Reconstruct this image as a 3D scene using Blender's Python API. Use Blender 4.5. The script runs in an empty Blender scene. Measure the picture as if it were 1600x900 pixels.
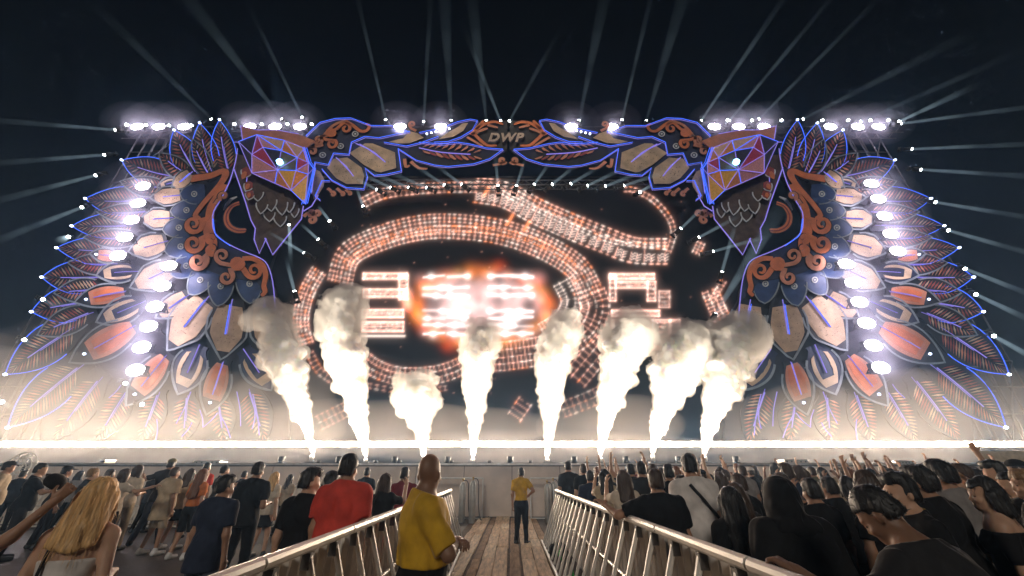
import bpy, math, random
import numpy as np
from mathutils import Vector, Matrix
from mathutils.geometry import tessellate_polygon

sc = bpy.context.scene
COL = sc.collection
R = math.radians

# ------------------------------------------------------------------ camera
FPX, TILT, EYE = 594.0, R(26.0), 1.59
cam = bpy.data.objects.new('camera', bpy.data.cameras.new('camera'))
COL.objects.link(cam)
sc.camera = cam
cam.data.sensor_width = 36.0
cam.data.lens = 36.0 * FPX / 1600.0
cam.data.clip_start = 0.05
cam.data.clip_end = 2000.0
cam.location = (0, 0, EYE)
cam.rotation_euler = (R(90) + TILT, 0, 0)

# ------------------------------------------------------------------ night sky, weak front light, exposure
world = bpy.data.worlds.new('World')
sc.world = world
world.use_nodes = True
wn = world.node_tree.nodes
bg = wn['Background']
sky = wn.new('ShaderNodeTexSky')
sky.sky_type = 'NISHITA'
sky.sun_disc = False
SUN_EL, SUN_AZ = R(24), R(186)
sky.sun_elevation = SUN_EL
sky.sun_rotation = SUN_AZ
world.node_tree.links.new(sky.outputs[0], bg.inputs['Color'])
bg.inputs['Strength'].default_value = 0.0006

sun = bpy.data.objects.new('sun', bpy.data.lights.new('sun', 'SUN'))
COL.objects.link(sun)
sun.data.energy = 0.88
sun.data.angle = R(12)
sun.data.color = (1.0, 0.91, 0.80)
sdir = Vector((math.sin(SUN_AZ) * math.cos(SUN_EL), math.cos(SUN_AZ) * math.cos(SUN_EL), math.sin(SUN_EL)))
sun.rotation_euler = sdir.to_track_quat('Z', 'Y').to_euler()

vs = sc.view_settings
vs.view_transform = 'Standard'
vs.look = 'None'
vs.exposure = 0.0
vs.gamma = 1.0
vs.use_curve_mapping = False
cy = sc.cycles
cy.use_denoising = True
cy.max_bounces = 4
cy.diffuse_bounces = 2
cy.glossy_bounces = 2
cy.transparent_max_bounces = 8
cy.volume_bounces = 0
cy.adaptive_threshold = 0.03
cy.light_sampling_threshold = 0.03
cy.sample_clamp_indirect = 3.0
cy.caustics_reflective = False
cy.caustics_refractive = False

# ------------------------------------------------------------------ where a sight line of the surveyed photo meets the place
CT, ST = math.cos(TILT), math.sin(TILT)
def P(px, py, D):
    """point on the upright plane y = D"""
    x = (px - 800) / FPX
    u = -(py - 450) / FPX
    f = CT - u * ST
    return Vector((x / f * D, D, EYE + (ST + u * CT) / f * D))
def PXOF(X, D, Z):
    """survey coordinates of a point of the plane y = D (numpy)"""
    zz = Z - EYE
    f = D * CT + zz * ST
    u = -D * ST + zz * CT
    return 800 + FPX * X / f, 450 - FPX * u / f
def G(px, py, z=0.0):
    p = P(px, py, 1.0)
    k = (z - EYE) / (p.z - EYE)
    return Vector((p.x * k, k, z))
def XAT(px, py, D):
    return P(px, py, D).x

# ------------------------------------------------------------------ materials
MATS = {}
def _new(name):
    m = bpy.data.materials.new(name)
    m.use_nodes = True
    return m, m.node_tree
def paint(name, col, rough=0.6, metal=0.0, var=0.25, scale=6.0, bump=0.0, spec=0.4, sheen=0.0, sss=0.0, stretch=None):
    """principled surface with procedural wear: two noises change colour and gloss, one gives relief"""
    if name in MATS:
        return MATS[name]
    m, nt = _new(name)
    n, l = nt.nodes, nt.links
    b = n['Principled BSDF']
    tc = n.new('ShaderNodeTexCoord')
    mp = n.new('ShaderNodeMapping')
    l.new(tc.outputs['Object'], mp.inputs['Vector'])
    if stretch:
        mp.inputs['Scale'].default_value = stretch
    nz = n.new('ShaderNodeTexNoise')
    nz.inputs['Scale'].default_value = scale
    nz.inputs['Detail'].default_value = 5
    l.new(mp.outputs[0], nz.inputs['Vector'])
    rp = n.new('ShaderNodeMapRange')
    rp.inputs['From Min'].default_value = 0.3
    rp.inputs['From Max'].default_value = 0.7
    rp.inputs['To Min'].default_value = 1 - var
    rp.inputs['To Max'].default_value = 1 + var
    l.new(nz.outputs['Fac'], rp.inputs['Value'])
    mx = n.new('ShaderNodeVectorMath')
    mx.operation = 'SCALE'
    mx.inputs[0].default_value = col[:3]
    l.new(rp.outputs[0], mx.inputs['Scale'])
    l.new(mx.outputs[0], b.inputs['Base Color'])
    b.inputs['Roughness'].default_value = rough
    b.inputs['Metallic'].default_value = metal
    b.inputs['Specular IOR Level'].default_value = spec
    if sheen:
        b.inputs['Sheen Weight'].default_value = sheen
        b.inputs['Sheen Roughness'].default_value = 0.22
    if sss:
        b.inputs['Subsurface Weight'].default_value = sss
        b.inputs['Subsurface Radius'].default_value = (0.02, 0.008, 0.004)
    if bump:
        bp = n.new('ShaderNodeBump')
        bp.inputs['Strength'].default_value = bump
        bp.inputs['Distance'].default_value = 0.02
        l.new(nz.outputs['Fac'], bp.inputs['Height'])
        l.new(bp.outputs[0], b.inputs['Normal'])
    MATS[name] = m
    return m
def glow(name, col, strength, sample=False):
    if name in MATS:
        return MATS[name]
    m, nt = _new(name)
    n, l = nt.nodes, nt.links
    n.clear()
    o = n.new('ShaderNodeOutputMaterial')
    e = n.new('ShaderNodeEmission')
    e.inputs['Color'].default_value = (*col, 1)
    e.inputs['Strength'].default_value = strength
    l.new(e.outputs[0], o.inputs['Surface'])
    m.cycles.emission_sampling = 'FRONT_BACK' if sample else 'NONE'
    MATS[name] = m
    return m

# ------------------------------------------------------------------ mesh helpers
class MB:
    def __init__(s):
        s.v, s.f = [], []
    def add(s, v, f):
        k = len(s.v)
        s.v += [tuple(p) for p in v]
        s.f += [tuple(i + k for i in q) for q in f]
        return s
    def box(s, a, b):
        x0, y0, z0 = a; x1, y1, z1 = b
        v = [(x, y, z) for x in (x0, x1) for y in (y0, y1) for z in (z0, z1)]
        return s.add(v, [(0, 1, 3, 2), (4, 6, 7, 5), (0, 4, 5, 1), (2, 3, 7, 6), (0, 2, 6, 4), (1, 5, 7, 3)])
    def tube(s, pts, r, n=6, cap=True):
        pts = [Vector(p) for p in pts]
        rs = r if isinstance(r, (list, tuple)) else [r] * len(pts)
        k = len(s.v)
        up = Vector((0.13, 0.31, 0.94)).normalized()
        for i, p in enumerate(pts):
            t = (pts[min(i + 1, len(pts) - 1)] - pts[max(i - 1, 0)]).normalized()
            u = up if abs(t.dot(up)) < 0.95 else Vector((1, 0, 0))
            a = t.cross(u).normalized(); b = t.cross(a)
            for j in range(n):
                an = 2 * math.pi * j / n
                s.v.append(tuple(p + (a * math.cos(an) + b * math.sin(an)) * rs[i]))
        for i in range(len(pts) - 1):
            for j in range(n):
                q = (j + 1) % n
                s.f.append((k + i * n + j, k + i * n + q, k + (i + 1) * n + q, k + (i + 1) * n + j))
        if cap:
            s.f.append(tuple(k + j for j in range(n))[::-1])
            s.f.append(tuple(k + (len(pts) - 1) * n + j for j in range(n)))
        return s
    def lathe(s, prof, n=12, o=(0, 0, 0)):
        """profile of (radius, z)"""
        k = len(s.v)
        for r, z in prof:
            for j in range(n):
                an = 2 * math.pi * j / n
                s.v.append((o[0] + r * math.cos(an), o[1] + r * math.sin(an), o[2] + z))
        for i in range(len(prof) - 1):
            for j in range(n):
                q = (j + 1) % n
                s.f.append((k + i * n + j, k + i * n + q, k + (i + 1) * n + q, k + (i + 1) * n + j))
        s.f.append(tuple(k + j for j in range(n))[::-1])
        s.f.append(tuple(k + (len(prof) - 1) * n + j for j in range(n)))
        return s
    def plate(s, poly, y, t):
        """upright plate: outline [(X, Z)] , front face at y, thickness t behind it"""
        k = len(s.v)
        n = len(poly)
        s.v += [(p[0], y, p[1]) for p in poly] + [(p[0], y + t, p[1]) for p in poly]
        tri = tessellate_polygon([[Vector((p[0], p[1], 0)) for p in poly]])
        area = sum(poly[i][0] * poly[(i + 1) % n][1] - poly[(i + 1) % n][0] * poly[i][1] for i in range(n))
        for a, b, c in tri:
            w = (poly[b][0] - poly[a][0]) * (poly[c][1] - poly[a][1]) - (poly[c][0] - poly[a][0]) * (poly[b][1] - poly[a][1])
            q = (a, b, c) if w > 0 else (a, c, b)
            s.f.append(tuple(k + i for i in q))
        for i in range(n):
            j = (i + 1) % n
            s.f.append((k + i, k + n + i, k + n + j, k + j) if area > 0 else (k + j, k + n + j, k + n + i, k + i))
        return s
    def ribbon(s, pts, ws, y, t):
        """upright flat band along [(X, Z)] of half widths ws"""
        L, Rr = [], []
        n = len(pts)
        for i in range(n):
            a = pts[max(i - 1, 0)]; b = pts[min(i + 1, n - 1)]
            dx, dz = b[0] - a[0], b[1] - a[1]
            d = math.hypot(dx, dz) or 1
            w = ws[i] if isinstance(ws, (list, tuple)) else ws
            L.append((pts[i][0] - dz / d * w, pts[i][1] + dx / d * w))
            Rr.append((pts[i][0] + dz / d * w, pts[i][1] - dx / d * w))
        k = len(s.v)
        for i in range(n):
            s.v += [(L[i][0], y, L[i][1]), (Rr[i][0], y, Rr[i][1]), (Rr[i][0], y + t, Rr[i][1]), (L[i][0], y + t, L[i][1])]
        for i in range(n - 1):
            a, b = k + 4 * i, k + 4 * i + 4
            for u in range(4):
                w = (u + 1) % 4
                s.f.append((a + u, a + w, b + w, b + u))
        s.f.append((k, k + 3, k + 2, k + 1))
        e = k + 4 * (n - 1)
        s.f.append((e, e + 1, e + 2, e + 3))
        return s

def link(name, mesh, mat=None, parent=None, smooth=False):
    o = bpy.data.objects.new(name, mesh)
    COL.objects.link(o)
    if mat is not None and not mesh.materials:
        mesh.materials.append(mat)
    if parent is not None:
        o.parent = parent
    if smooth:
        mesh.shade_smooth()
    return o
def root_loc(p):
    while p.parent:
        p = p.parent
    return p.location
MIR = {'on': False, 'x': 0.0}
def build(name, mb, mat, parent=None, smooth=False):
    """one mesh object from world coordinates; children are stored relative to their thing's base"""
    v, f = mb.v, mb.f
    if MIR['on']:
        v = [(2 * MIR['x'] - p[0], p[1], p[2]) for p in v]
        f = [q[::-1] for q in f]
    if parent is not None:
        L = root_loc(parent)
        v = [(p[0] - L.x, p[1] - L.y, p[2] - L.z) for p in v]
    me = bpy.data.meshes.new(name)
    me.from_pydata(v, [], f)
    return link(name, me, mat, parent, smooth)
def tag(o, label=None, cat=None, group=None, kind=None):
    if label: o['label'] = label
    if cat: o['category'] = cat
    if group: o['group'] = group
    if kind: o['kind'] = kind
    return o
def thing(name, loc, label, cat, group=None, rz=0.0):
    o = bpy.data.objects.new(name, None)
    o.empty_display_size = 0.2
    COL.objects.link(o)
    loc = Vector(loc)
    if MIR['on']:
        loc.x = 2 * MIR['x'] - loc.x
    o.location = loc
    o.rotation_euler = (0, 0, rz)
    return tag(o, label, cat, group)
def copy_tree(o, parent=None):
    c = o.copy()
    COL.objects.link(c)
    c.parent = parent
    for ch in list(o.children):
        copy_tree(ch, c)
    return c
def smooth_line(pts, n=6, closed=False):
    """Catmull-Rom through the points (any dimension)"""
    pts = [np.array(p, float) for p in pts]
    m = len(pts)
    out = []
    for i in range(m if closed else m - 1):
        if closed:
            a, b, c, d = pts[(i - 1) % m], pts[i], pts[(i + 1) % m], pts[(i + 2) % m]
        else:
            a, b, c, d = pts[max(i - 1, 0)], pts[i], pts[i + 1], pts[min(i + 2, m - 1)]
        for k in range(n):
            t = k / n
            out.append(0.5 * (2 * b + (c - a) * t + (2 * a - 5 * b + 4 * c - d) * t * t + (3 * b - a - 3 * c + d) * t ** 3))
    if not closed:
        out.append(pts[-1])
    return [tuple(p) for p in out]

# ================================================================== the setting
gm, nt = _new('ground_asphalt')
n, l = nt.nodes, nt.links
b = n['Principled BSDF']
tc = n.new('ShaderNodeTexCoord')
n1 = n.new('ShaderNodeTexNoise'); n1.inputs['Scale'].default_value = 0.7; n1.inputs['Detail'].default_value = 6
n2 = n.new('ShaderNodeTexNoise'); n2.inputs['Scale'].default_value = 14; n2.inputs['Detail'].default_value = 6
l.new(tc.outputs['Object'], n1.inputs['Vector']); l.new(tc.outputs['Object'], n2.inputs['Vector'])
cr = n.new('ShaderNodeValToRGB')
cr.color_ramp.elements[0].position = 0.35; cr.color_ramp.elements[0].color = (0.035, 0.03, 0.027, 1)
cr.color_ramp.elements[1].position = 0.7; cr.color_ramp.elements[1].color = (0.085, 0.072, 0.062, 1)
l.new(n1.outputs['Fac'], cr.inputs[0]); l.new(cr.outputs[0], b.inputs['Base Color'])
r2 = n.new('ShaderNodeMapRange'); r2.inputs['To Min'].default_value = 0.28; r2.inputs['To Max'].default_value = 0.75
l.new(n1.outputs['Fac'], r2.inputs[0]); l.new(r2.outputs[0], b.inputs['Roughness'])
bp = n.new('ShaderNodeBump'); bp.inputs['Strength'].default_value = 0.5; bp.inputs['Distance'].default_value = 0.02
l.new(n2.outputs['Fac'], bp.inputs['Height']); l.new(bp.outputs[0], b.inputs['Normal'])
tag(build('ground', MB().add([(-400, -150, 0), (400, -150, 0), (400, 600, 0), (-400, 600, 0)], [(0, 1, 2, 3)]), gm), kind='structure')

# timber walkway laid down the aisle between the two lines of barriers
wk = build('walkway', MB().box((-1.5, 0.6, 0.004), (0.95, 17.3, 0.02)), paint('walk_bed', (0.10, 0.065, 0.04), 0.8, var=0.4, scale=5))
tag(wk, kind='structure')
wood = [paint('plank_wood_%d' % i, c, 0.65, var=0.35, scale=3.5, bump=0.35, stretch=(6, 0.8, 6)) for i, c in enumerate(
    [(0.68, 0.50, 0.33), (0.76, 0.60, 0.42), (0.60, 0.42, 0.26), (0.72, 0.54, 0.36)])]
dwood = [paint('plank_dark_%d' % i, c, 0.75, var=0.4, scale=3.5, bump=0.35, stretch=(6, 0.8, 6)) for i, c in enumerate(
    [(0.34, 0.22, 0.13), (0.28, 0.18, 0.11), (0.40, 0.26, 0.15)])]
rng = random.Random(4)
pm = {}
def plank(x, y, w, d, h, m, rz=0.0):
    key = (round(w, 2), round(d, 2), round(h, 3), m.name)
    if key not in pm:
        q = MB(); e = 0.012
        q.add([(-w / 2, -d / 2, 0), (w / 2, -d / 2, 0), (w / 2, d / 2, 0), (-w / 2, d / 2, 0),
               (-w / 2, -d / 2, h - e), (w / 2, -d / 2, h - e), (w / 2, d / 2, h - e), (-w / 2, d / 2, h - e),
               (-w / 2 + e, -d / 2 + e, h), (w / 2 - e, -d / 2 + e, h), (w / 2 - e, d / 2 - e, h), (-w / 2 + e, d / 2 - e, h)],
              [(3, 2, 1, 0)] + [(i, (i + 1) % 4, 4 + (i + 1) % 4, 4 + i) for i in range(4)] + [(4 + i, 4 + (i + 1) % 4, 8 + (i + 1) % 4, 8 + i) for i in range(4)] + [(8, 9, 10, 11)])
        me = bpy.data.meshes.new('plank'); me.from_pydata(q.v, [], q.f); me.materials.append(m); pm[key] = me
    o = link('plank', pm[key], None, wk)
    o.location = (x, y, 0.021)
    o.rotation_euler = (rng.uniform(-.004, .004), rng.uniform(-.01, .01), rz)
    return o
for cx, w in ((-1.06, 0.22), (-0.35, 0.25), (0.45, 0.24)):
    for side in (-1, 1):
        y = 1.2 + rng.uniform(0, 0.8)
        while y < 16.8:
            d = rng.choice((1.2, 1.5, 1.8))
            plank(cx + side * w * 0.52 + rng.uniform(-.01, .01), y + d / 2, w, d - 0.02, rng.choice((0.03, 0.036, 0.042)), rng.choice(wood), rng.uniform(-.01, .01))
            y += d
for cx, w in ((-0.71, 0.16), (0.06, 0.2), (0.82, 0.2)):
    y = 1.0 + rng.uniform(0, 0.8)
    while y < 16.8:
        d = rng.choice((0.9, 1.2, 1.5))
        plank(cx, y + d / 2, w, d - 0.03, 0.016, rng.choice(dwood), rng.uniform(-.015, .015))
        y += d

# ================================================================== stage
black = paint('stage_black', (0.03, 0.03, 0.033), 0.55, var=0.3, scale=2)
skirt_m = paint('stage_skirt', (0.62, 0.51, 0.43), 0.75, var=0.25, scale=0.8, bump=0.1)  # pale warm colour stands in for the bright haze before the panels
steel = paint('steel', (0.45, 0.44, 0.43), 0.35, metal=0.9, var=0.2, scale=8)
alu = paint('aluminium', (0.62, 0.60, 0.58), 0.35, metal=0.85, var=0.2, scale=5)
white_tube = paint('white_tube', (0.7, 0.68, 0.64), 0.4, var=0.1)
SF = 17.6
st = thing('stage', (0, SF, 0), 'long grey stage platform with panelled front below the light strip', 'stage')
build('deck', MB().box((-46, SF, 1.86), (46, 24.0, 1.98)), black, st)
build('deck_support', MB().box((-45.9, SF + 0.25, 0.0), (45.9, 23.9, 1.859)), black, st)
w = 2.0
k = 0
for i in range(-22, 22):
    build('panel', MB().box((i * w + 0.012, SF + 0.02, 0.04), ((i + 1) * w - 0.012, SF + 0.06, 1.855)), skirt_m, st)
build('edge_strip', MB().box((-46, SF - 0.03, 1.90), (46, SF - 0.002, 1.975)), alu, st)
# riser behind, with the bright bar of light along its front
SB = 24.0
ZS = EYE + SB * 0.0655
ri = thing('stage_riser', (0, SB, 0), 'dark upper stage step behind the smoke jets', 'riser')
build('body', MB().box((-48, SB + 0.35, 1.985), (48, SB + 2.2, ZS + 0.12)), black, ri)
build('top', MB().box((-48.1, SB + 0.25, ZS + 0.121), (48.1, SB + 2.3, ZS + 0.2)), black, ri)
lb = thing('light_strip', (0, SB, ZS), 'continuous glowing warm white light bar across the whole stage front', 'light bar')
strip_m = glow('strip_light', (1.0, 0.78, 0.58), 280.0, sample=True)
for i in range(-16, 16):
    s0, s1 = i * 3.0, i * 3.0 + 2.97
    build('housing', MB().box((s0, SB + 0.02, ZS - 0.22), (s1, SB + 0.34, ZS + 0.16)), black, lb)
    build('light_segment', MB().add([(s0 + .01, SB, ZS - 0.15), (s1 - .01, SB, ZS - 0.15), (s1 - .01, SB, ZS + 0.1), (s0 + .01, SB, ZS + 0.1)], [(0, 1, 2, 3)]), strip_m, lb)

# rails of white pipe in front of the stage panels
def pipe_frame(x0, x1, z, label):
    t = thing('pipe_frame', ((x0 + x1) / 2, SF - 0.6, 0), label, 'pipe frame', 'white pipe frames before the stage front')
    for x in (x0, x1):
        build('post', MB().tube([(x, SF - 0.6, 0), (x, SF - 0.6, z)], 0.028, 8), white_tube, t)
    build('top_rail', MB().tube([(x0, SF - 0.6, z), (x1, SF - 0.6, z)], 0.032, 8), white_tube, t)
    build('base_rail', MB().tube([(x0, SF - 0.6, 0.04), (x1, SF - 0.6, 0.04)], 0.025, 8), white_tube, t)
def sx(px): return (px - 800) / FPX / 1.135 * (SF - .6)
pipe_frame(sx(650), sx(754), 1.42, 'white pipe frame behind the folded-arms guard, beside a gas cylinder')
pipe_frame(sx(829), sx(935), 1.42, 'white pipe frame behind the far guard and the tall man at the barrier end')

# gas cylinders feeding the jets
cyl_m = paint('cylinder_grey', (0.42, 0.41, 0.38), 0.4, metal=0.5, var=0.2)
brass = paint('brass', (0.5, 0.35, 0.12), 0.35, metal=0.9)
def cylinder(px, D, hgt, label):
    X = XAT(px, 790, D)
    t = thing('gas_cylinder', (X, D, 0), label, 'gas cylinder', 'gas cylinders below the stage')
    build('bottle', MB().lathe([(0.10, 0), (0.115, 0.03), (0.115, hgt - .22), (0.10, hgt - .14), (0.06, hgt - .08), (0.035, hgt - .06)], 14, (X, D, 0)), cyl_m, t, True)
    build('valve', MB().lathe([(0.02, hgt - .06), (0.022, hgt), (0.04, hgt + .01), (0.04, hgt + .05), (0.015, hgt + .06)], 8, (X, D, 0)), brass, t)
    build('hose', MB().tube(smooth_line([(X, D, hgt), (X + .18, D + .1, hgt - .1), (X + .2, D + .3, .5), (X + .3, D + .5, .06), (X + .5, SF - .1, 0.06)], 4), 0.016, 6), black, t)
cylinder(738, 15.6, 1.42, 'grey gas cylinder standing by the planked walk under the pipe frame')
cylinder(722, 16.0, 1.36, 'grey gas cylinder nearer the folded-arms guard, behind the barrier end')
cylinder(856, 15.8, 1.30, 'grey gas cylinder between the far guard and the slatted barrier')
cylinder(866, 16.3, 1.38, 'grey gas cylinder half hidden behind the barrier end by the far guard')

# ================================================================== the painted winged facade round the screen
FD = 28.0
MIR['x'] = -0.36
navy = paint('panel_navy', (0.022, 0.030, 0.075), 0.55, var=0.35, scale=0.9)
ink = paint('panel_ink', (0.016, 0.017, 0.026), 0.6, var=0.3, scale=0.9)
scale_m = paint('panel_scale', (0.035, 0.068, 0.19), 0.5, var=0.3, scale=1.2)
tan = paint('panel_tan', (0.54, 0.375, 0.25), 0.65, var=0.24, scale=1.1)
tan2 = paint('panel_cream', (0.64, 0.47, 0.32), 0.65, var=0.24, scale=1.1)
orange = paint('panel_orange', (0.74, 0.215, 0.085), 0.6, var=0.2, scale=1.1)
orange2 = paint('panel_salmon', (0.66, 0.26, 0.155), 0.6, var=0.2, scale=1.1)
maroon = paint('panel_maroon', (0.34, 0.07, 0.06), 0.6, var=0.3, scale=1.5)
border_m = paint('panel_border', (0.25, 0.29, 0.34), 0.6, var=0.25, scale=1.5)
rim_w = paint('panel_rim', (0.62, 0.64, 0.66), 0.6, var=0.2, scale=1.5)
speck_m = paint('panel_speck', (0.16, 0.10, 0.08), 0.7)
brown = paint('panel_brown', (0.085, 0.055, 0.042), 0.7, var=0.4, scale=1.5)
led_blue = glow('led_blue', (0.06, 0.15, 1.0), 1.5)
led_violet = glow('led_violet', (0.33, 0.26, 0.95), 0.8)
led_white = glow('led_white', (0.62, 0.72, 1.0), 9.0)
led_cyan = glow('led_cyan', (0.25, 0.6, 1.0), 9.0)

def XZ(px, py, D=FD):
    p = P(px, py, D)
    return (p.x, p.z)
def leaf_px(B, T, hw, bend=0.0, shape='leaf', n=14, t0=0.0, t1=1.0, k=1.0):
    """outline of a feather in survey coordinates: axis, two sides, width at each step"""
    bx, by = B; tx, ty = T
    dx, dy = tx - bx, ty - by
    cx, cyy = (bx + tx) / 2 - dy * bend, (by + ty) / 2 + dx * bend
    ax, L, Rr = [], [], []
    for i in range(n + 1):
        t = t0 + (t1 - t0) * i / n
        x = (1 - t) ** 2 * bx + 2 * t * (1 - t) * cx + t * t * tx
        y = (1 - t) ** 2 * by + 2 * t * (1 - t) * cyy + t * t * ty
        ex = 2 * (1 - t) * (cx - bx) + 2 * t * (tx - cx)
        ey = 2 * (1 - t) * (cyy - by) + 2 * t * (ty - cyy)
        d = math.hypot(ex, ey) or 1
        if shape == 'leaf':
            w = math.sin(math.pi * min(1, t ** 0.9)) ** 0.75 if t < 0.5 else (1 - ((t - 0.47) / 0.53) ** 1.9)
            w = max(w, 0.55 * (1 - t))
        elif shape == 'hex':
            w = min(0.62 + t * 1.1, 1.0, (1.02 - t) / 0.42)
        else:                                   # scale
            w = min(1.0, max(0.0, 1.0 - ((t - 0.35) / 0.66) ** 2) ** 0.7) if t > 0.35 else 0.85 + t * 0.43
        w = max(w, 0.0) * hw * k
        ax.append((x, y))
        L.append((x - ey / d * w, y + ex / d * w)); Rr.append((x + ey / d * w, y - ex / d * w))
    return ax, L, Rr
def closed(L, Rr):
    p = L + Rr[::-1]
    out = []
    for q in p:
        if not out or math.hypot(q[0] - out[-1][0], q[1] - out[-1][1]) > 0.35:
            out.append(q)
    if math.hypot(out[0][0] - out[-1][0], out[0][1] - out[-1][1]) < 0.35:
        out.pop()
    return out
def plate_px(name, poly, D, t, mat, parent):
    return build(name, MB().plate([XZ(x, y, D) for x, y in poly], D, t), mat, parent)
def led_px(name, pts, D, r, mat, parent, sm=0):
    q = smooth_line(pts, sm) if sm else pts
    return build(name, MB().tube([P(x, y, D) for x, y in q], r, 6), mat, parent)
def ribbon_px(name, pts, w, D, t, mat, parent, sm=0):
    q = smooth_line(pts, sm) if sm else pts
    return build(name, MB().ribbon([XZ(x, y, D) for x, y in q], w, D, t), mat, parent)
frng = random.Random(11)

def feather(wing, kind, B, T, hw, bend=0.0, D=FD, led=True, rib=True):
    if kind == 'outer':
        ax, L, Rr = leaf_px(B, T, hw, bend, 'leaf')
        f = plate_px('feather', closed(L, Rr), D, 0.08, ink, wing)
        stripes = {0: MB(), 1: MB(), 2: MB()}
        m = max(6, int(math.hypot(T[0] - B[0], T[1] - B[1]) / 7.0))
        for i in range(m):
            t = 0.16 + 0.74 * i / m
            j = t * 14
            a = int(j); u = j - a
            lerp = lambda S, q: tuple(S[int(q)][c] * (1 - (q - int(q))) + S[min(int(q) + 1, 14)][c] * (q - int(q)) for c in (0, 1))
            for S in (L, Rr):
                c0 = lerp(ax, j + 0.1); c1 = lerp(ax, min(13.9, j + 0.45))
                q = min(13.8, j + 1.5)
                e0 = lerp(S, q); a0 = lerp(ax, q)
                e = tuple(a0[c] + (e0[c] - a0[c]) * 0.8 for c in (0, 1))
                c0 = tuple(c0[c] + (e[c] - c0[c]) * 0.14 for c in (0, 1))
                c1 = tuple(c1[c] + (e[c] - c1[c]) * 0.14 for c in (0, 1))
                dx, dy = (T[0] - B[0]), (T[1] - B[1]); dd = math.hypot(dx, dy)
                mid = tuple((c0[c] + e[c]) / 2 for c in (0, 1))
                wv = 1.7 * min(1, hw / 18)
                m0 = (mid[0] - dx / dd * wv, mid[1] - dy / dd * wv); m1 = (mid[0] + dx / dd * wv, mid[1] + dy / dd * wv)
                z = stripes[frng.choice((0, 0, 1, 2))]
                z.plate([XZ(*p, D - 0.022) for p in (c0, m0, e, m1)], D - 0.022, 0.02)
        for kk, mm in ((0, maroon), (1, orange2), (2, tan)):
            if stripes[kk].v:
                tag(build('barb_stripes', stripes[kk], mm, f), kind='stuff')
        if led:
            led_px('outline_light', L[5:] + Rr[5:-1][::-1], D - 0.07, 0.034, led_blue, f)
            p = P(*T, D - 0.1)
            build('tip_light', MB().lathe([(0.02, -.1), (0.1, -.05), (0.12, 0), (0.1, .05), (0.02, .1)], 8, p), led_white, f)
        if rib:
            led_px('rib_light', ax[2:11], D - 0.08, 0.038, led_violet, f)
            o2 = [(x + 2.0, y + 1.2) for x, y in ax[1:9]]
            led_px('rib_light', o2, D - 0.07, 0.022, led_violet, f)
    elif kind == 'tan':
        ax, L, Rr = leaf_px(B, T, hw, bend, 'hex')
        f = plate_px('feather', closed(L, Rr), D, 0.1, ink, wing)
        ribbon_px('border', L[3:] + Rr[3:-1][::-1], 0.075, D - 0.03, 0.03, border_m, f)
        a2, L2, R2 = leaf_px(B, T, hw, bend, 'hex', t0=0.1, t1=0.86, k=0.78)
        plate_px('patch', closed(L2, R2), D - 0.03, 0.03, tan, f)
        s = MB()
        for i in range(int(hw * 1.1)):
            t = frng.uniform(1, 12); w = frng.uniform(-.7, .7); a = int(t)
            x = a2[a][0] + (L2[a][0] - a2[a][0]) * w; y = a2[a][1] + (L2[a][1] - a2[a][1]) * w
            s.plate([XZ(x + q[0] * .9, y + q[1] * .9, D - .05) for q in ((-1, 0), (0, -.6), (.8, 0), (0, .7))], D - .05, 0.015)
        tag(build('speckles', s, speck_m, f), kind='stuff')
        led_px('rib_light', [(x + 1, y) for x, y in ax[0:9]], D - 0.09, 0.036, led_violet, f)
        led_px('rib_light', [(x - 1.4, y + .6) for x, y in ax[1:9]], D - 0.07, 0.03, led_blue, f)
    elif kind == 'scale':
        ax, L, Rr = leaf_px(B, T, hw, bend, 'scale')
        f = plate_px('feather', closed(L, Rr), D, 0.1, scale_m, wing)
        ribbon_px('border', L[5:] + Rr[5:-1][::-1], 0.05, D - 0.025, 0.025, border_m, f)
        c = ax[6]
        for r0, mm, nm in ((4.0, rim_w, 'ring'), (1.7, rim_w, 'eye')):
            q = [(c[0] + r0 * math.cos(a * math.pi / 8), c[1] + r0 * math.sin(a * math.pi / 8)) for a in range(16)]
            if nm == 'ring':
                ribbon_px('eye_ring', q + [q[0]], 0.05, D - 0.03, 0.03, mm, f)
            else:
                plate_px('eye_dot', q, D - 0.03, 0.03, mm, f)
    elif kind == 'orange':
        ax, L, Rr = leaf_px(B, T, hw, bend, 'leaf')
        f = plate_px('feather', closed(L, Rr), D, 0.09, ink, wing)
        ribbon_px('border', L[3:] + Rr[3:-1][::-1], 0.07, D - 0.03, 0.03, border_m, f)
        a2, L2, R2 = leaf_px(B, T, hw, bend, 'leaf', t0=0.1, t1=0.72, k=0.74)
        plate_px('patch', closed(L2, R2), D - 0.03, 0.03, orange2, f)
        a3, L3, R3 = leaf_px(B, T, hw, bend, 'leaf', t0=0.16, t1=0.64, k=0.5)
        plate_px('patch', closed(L3, R3), D - 0.05, 0.02, orange, f)
        p = P(*ax[11], D - 0.1)
        build('tip_light', MB().lathe([(0.02, -.08), (0.08, -.04), (0.09, 0), (0.08, .04), (0.02, .08)], 8, p), led_white, f)
        led_px('rib_light', ax[1:10], D - 0.1, 0.036, led_violet, f)
        led_px('rib_light', [(x + 1.5, y - 1.5) for x, y in ax[1:9]], D - 0.08, 0.022, led_violet, f)
    elif kind == 'chevron':
        ax, L, Rr = leaf_px(B, T, hw, bend, 'leaf')
        f = plate_px('feather', closed(L, Rr), D, 0.09, navy, wing)
        ribbon_px('border', L[3:] + Rr[3:-1][::-1], 0.08, D - 0.03, 0.03, border_m, f)
        a2, L2, R2 = leaf_px(B, T, hw, bend, 'leaf', t0=0.22, t1=0.82, k=0.66)
        a3, L3, R3 = leaf_px(B, T, hw, bend, 'leaf', t0=0.1, t1=0.66, k=0.42)
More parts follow.
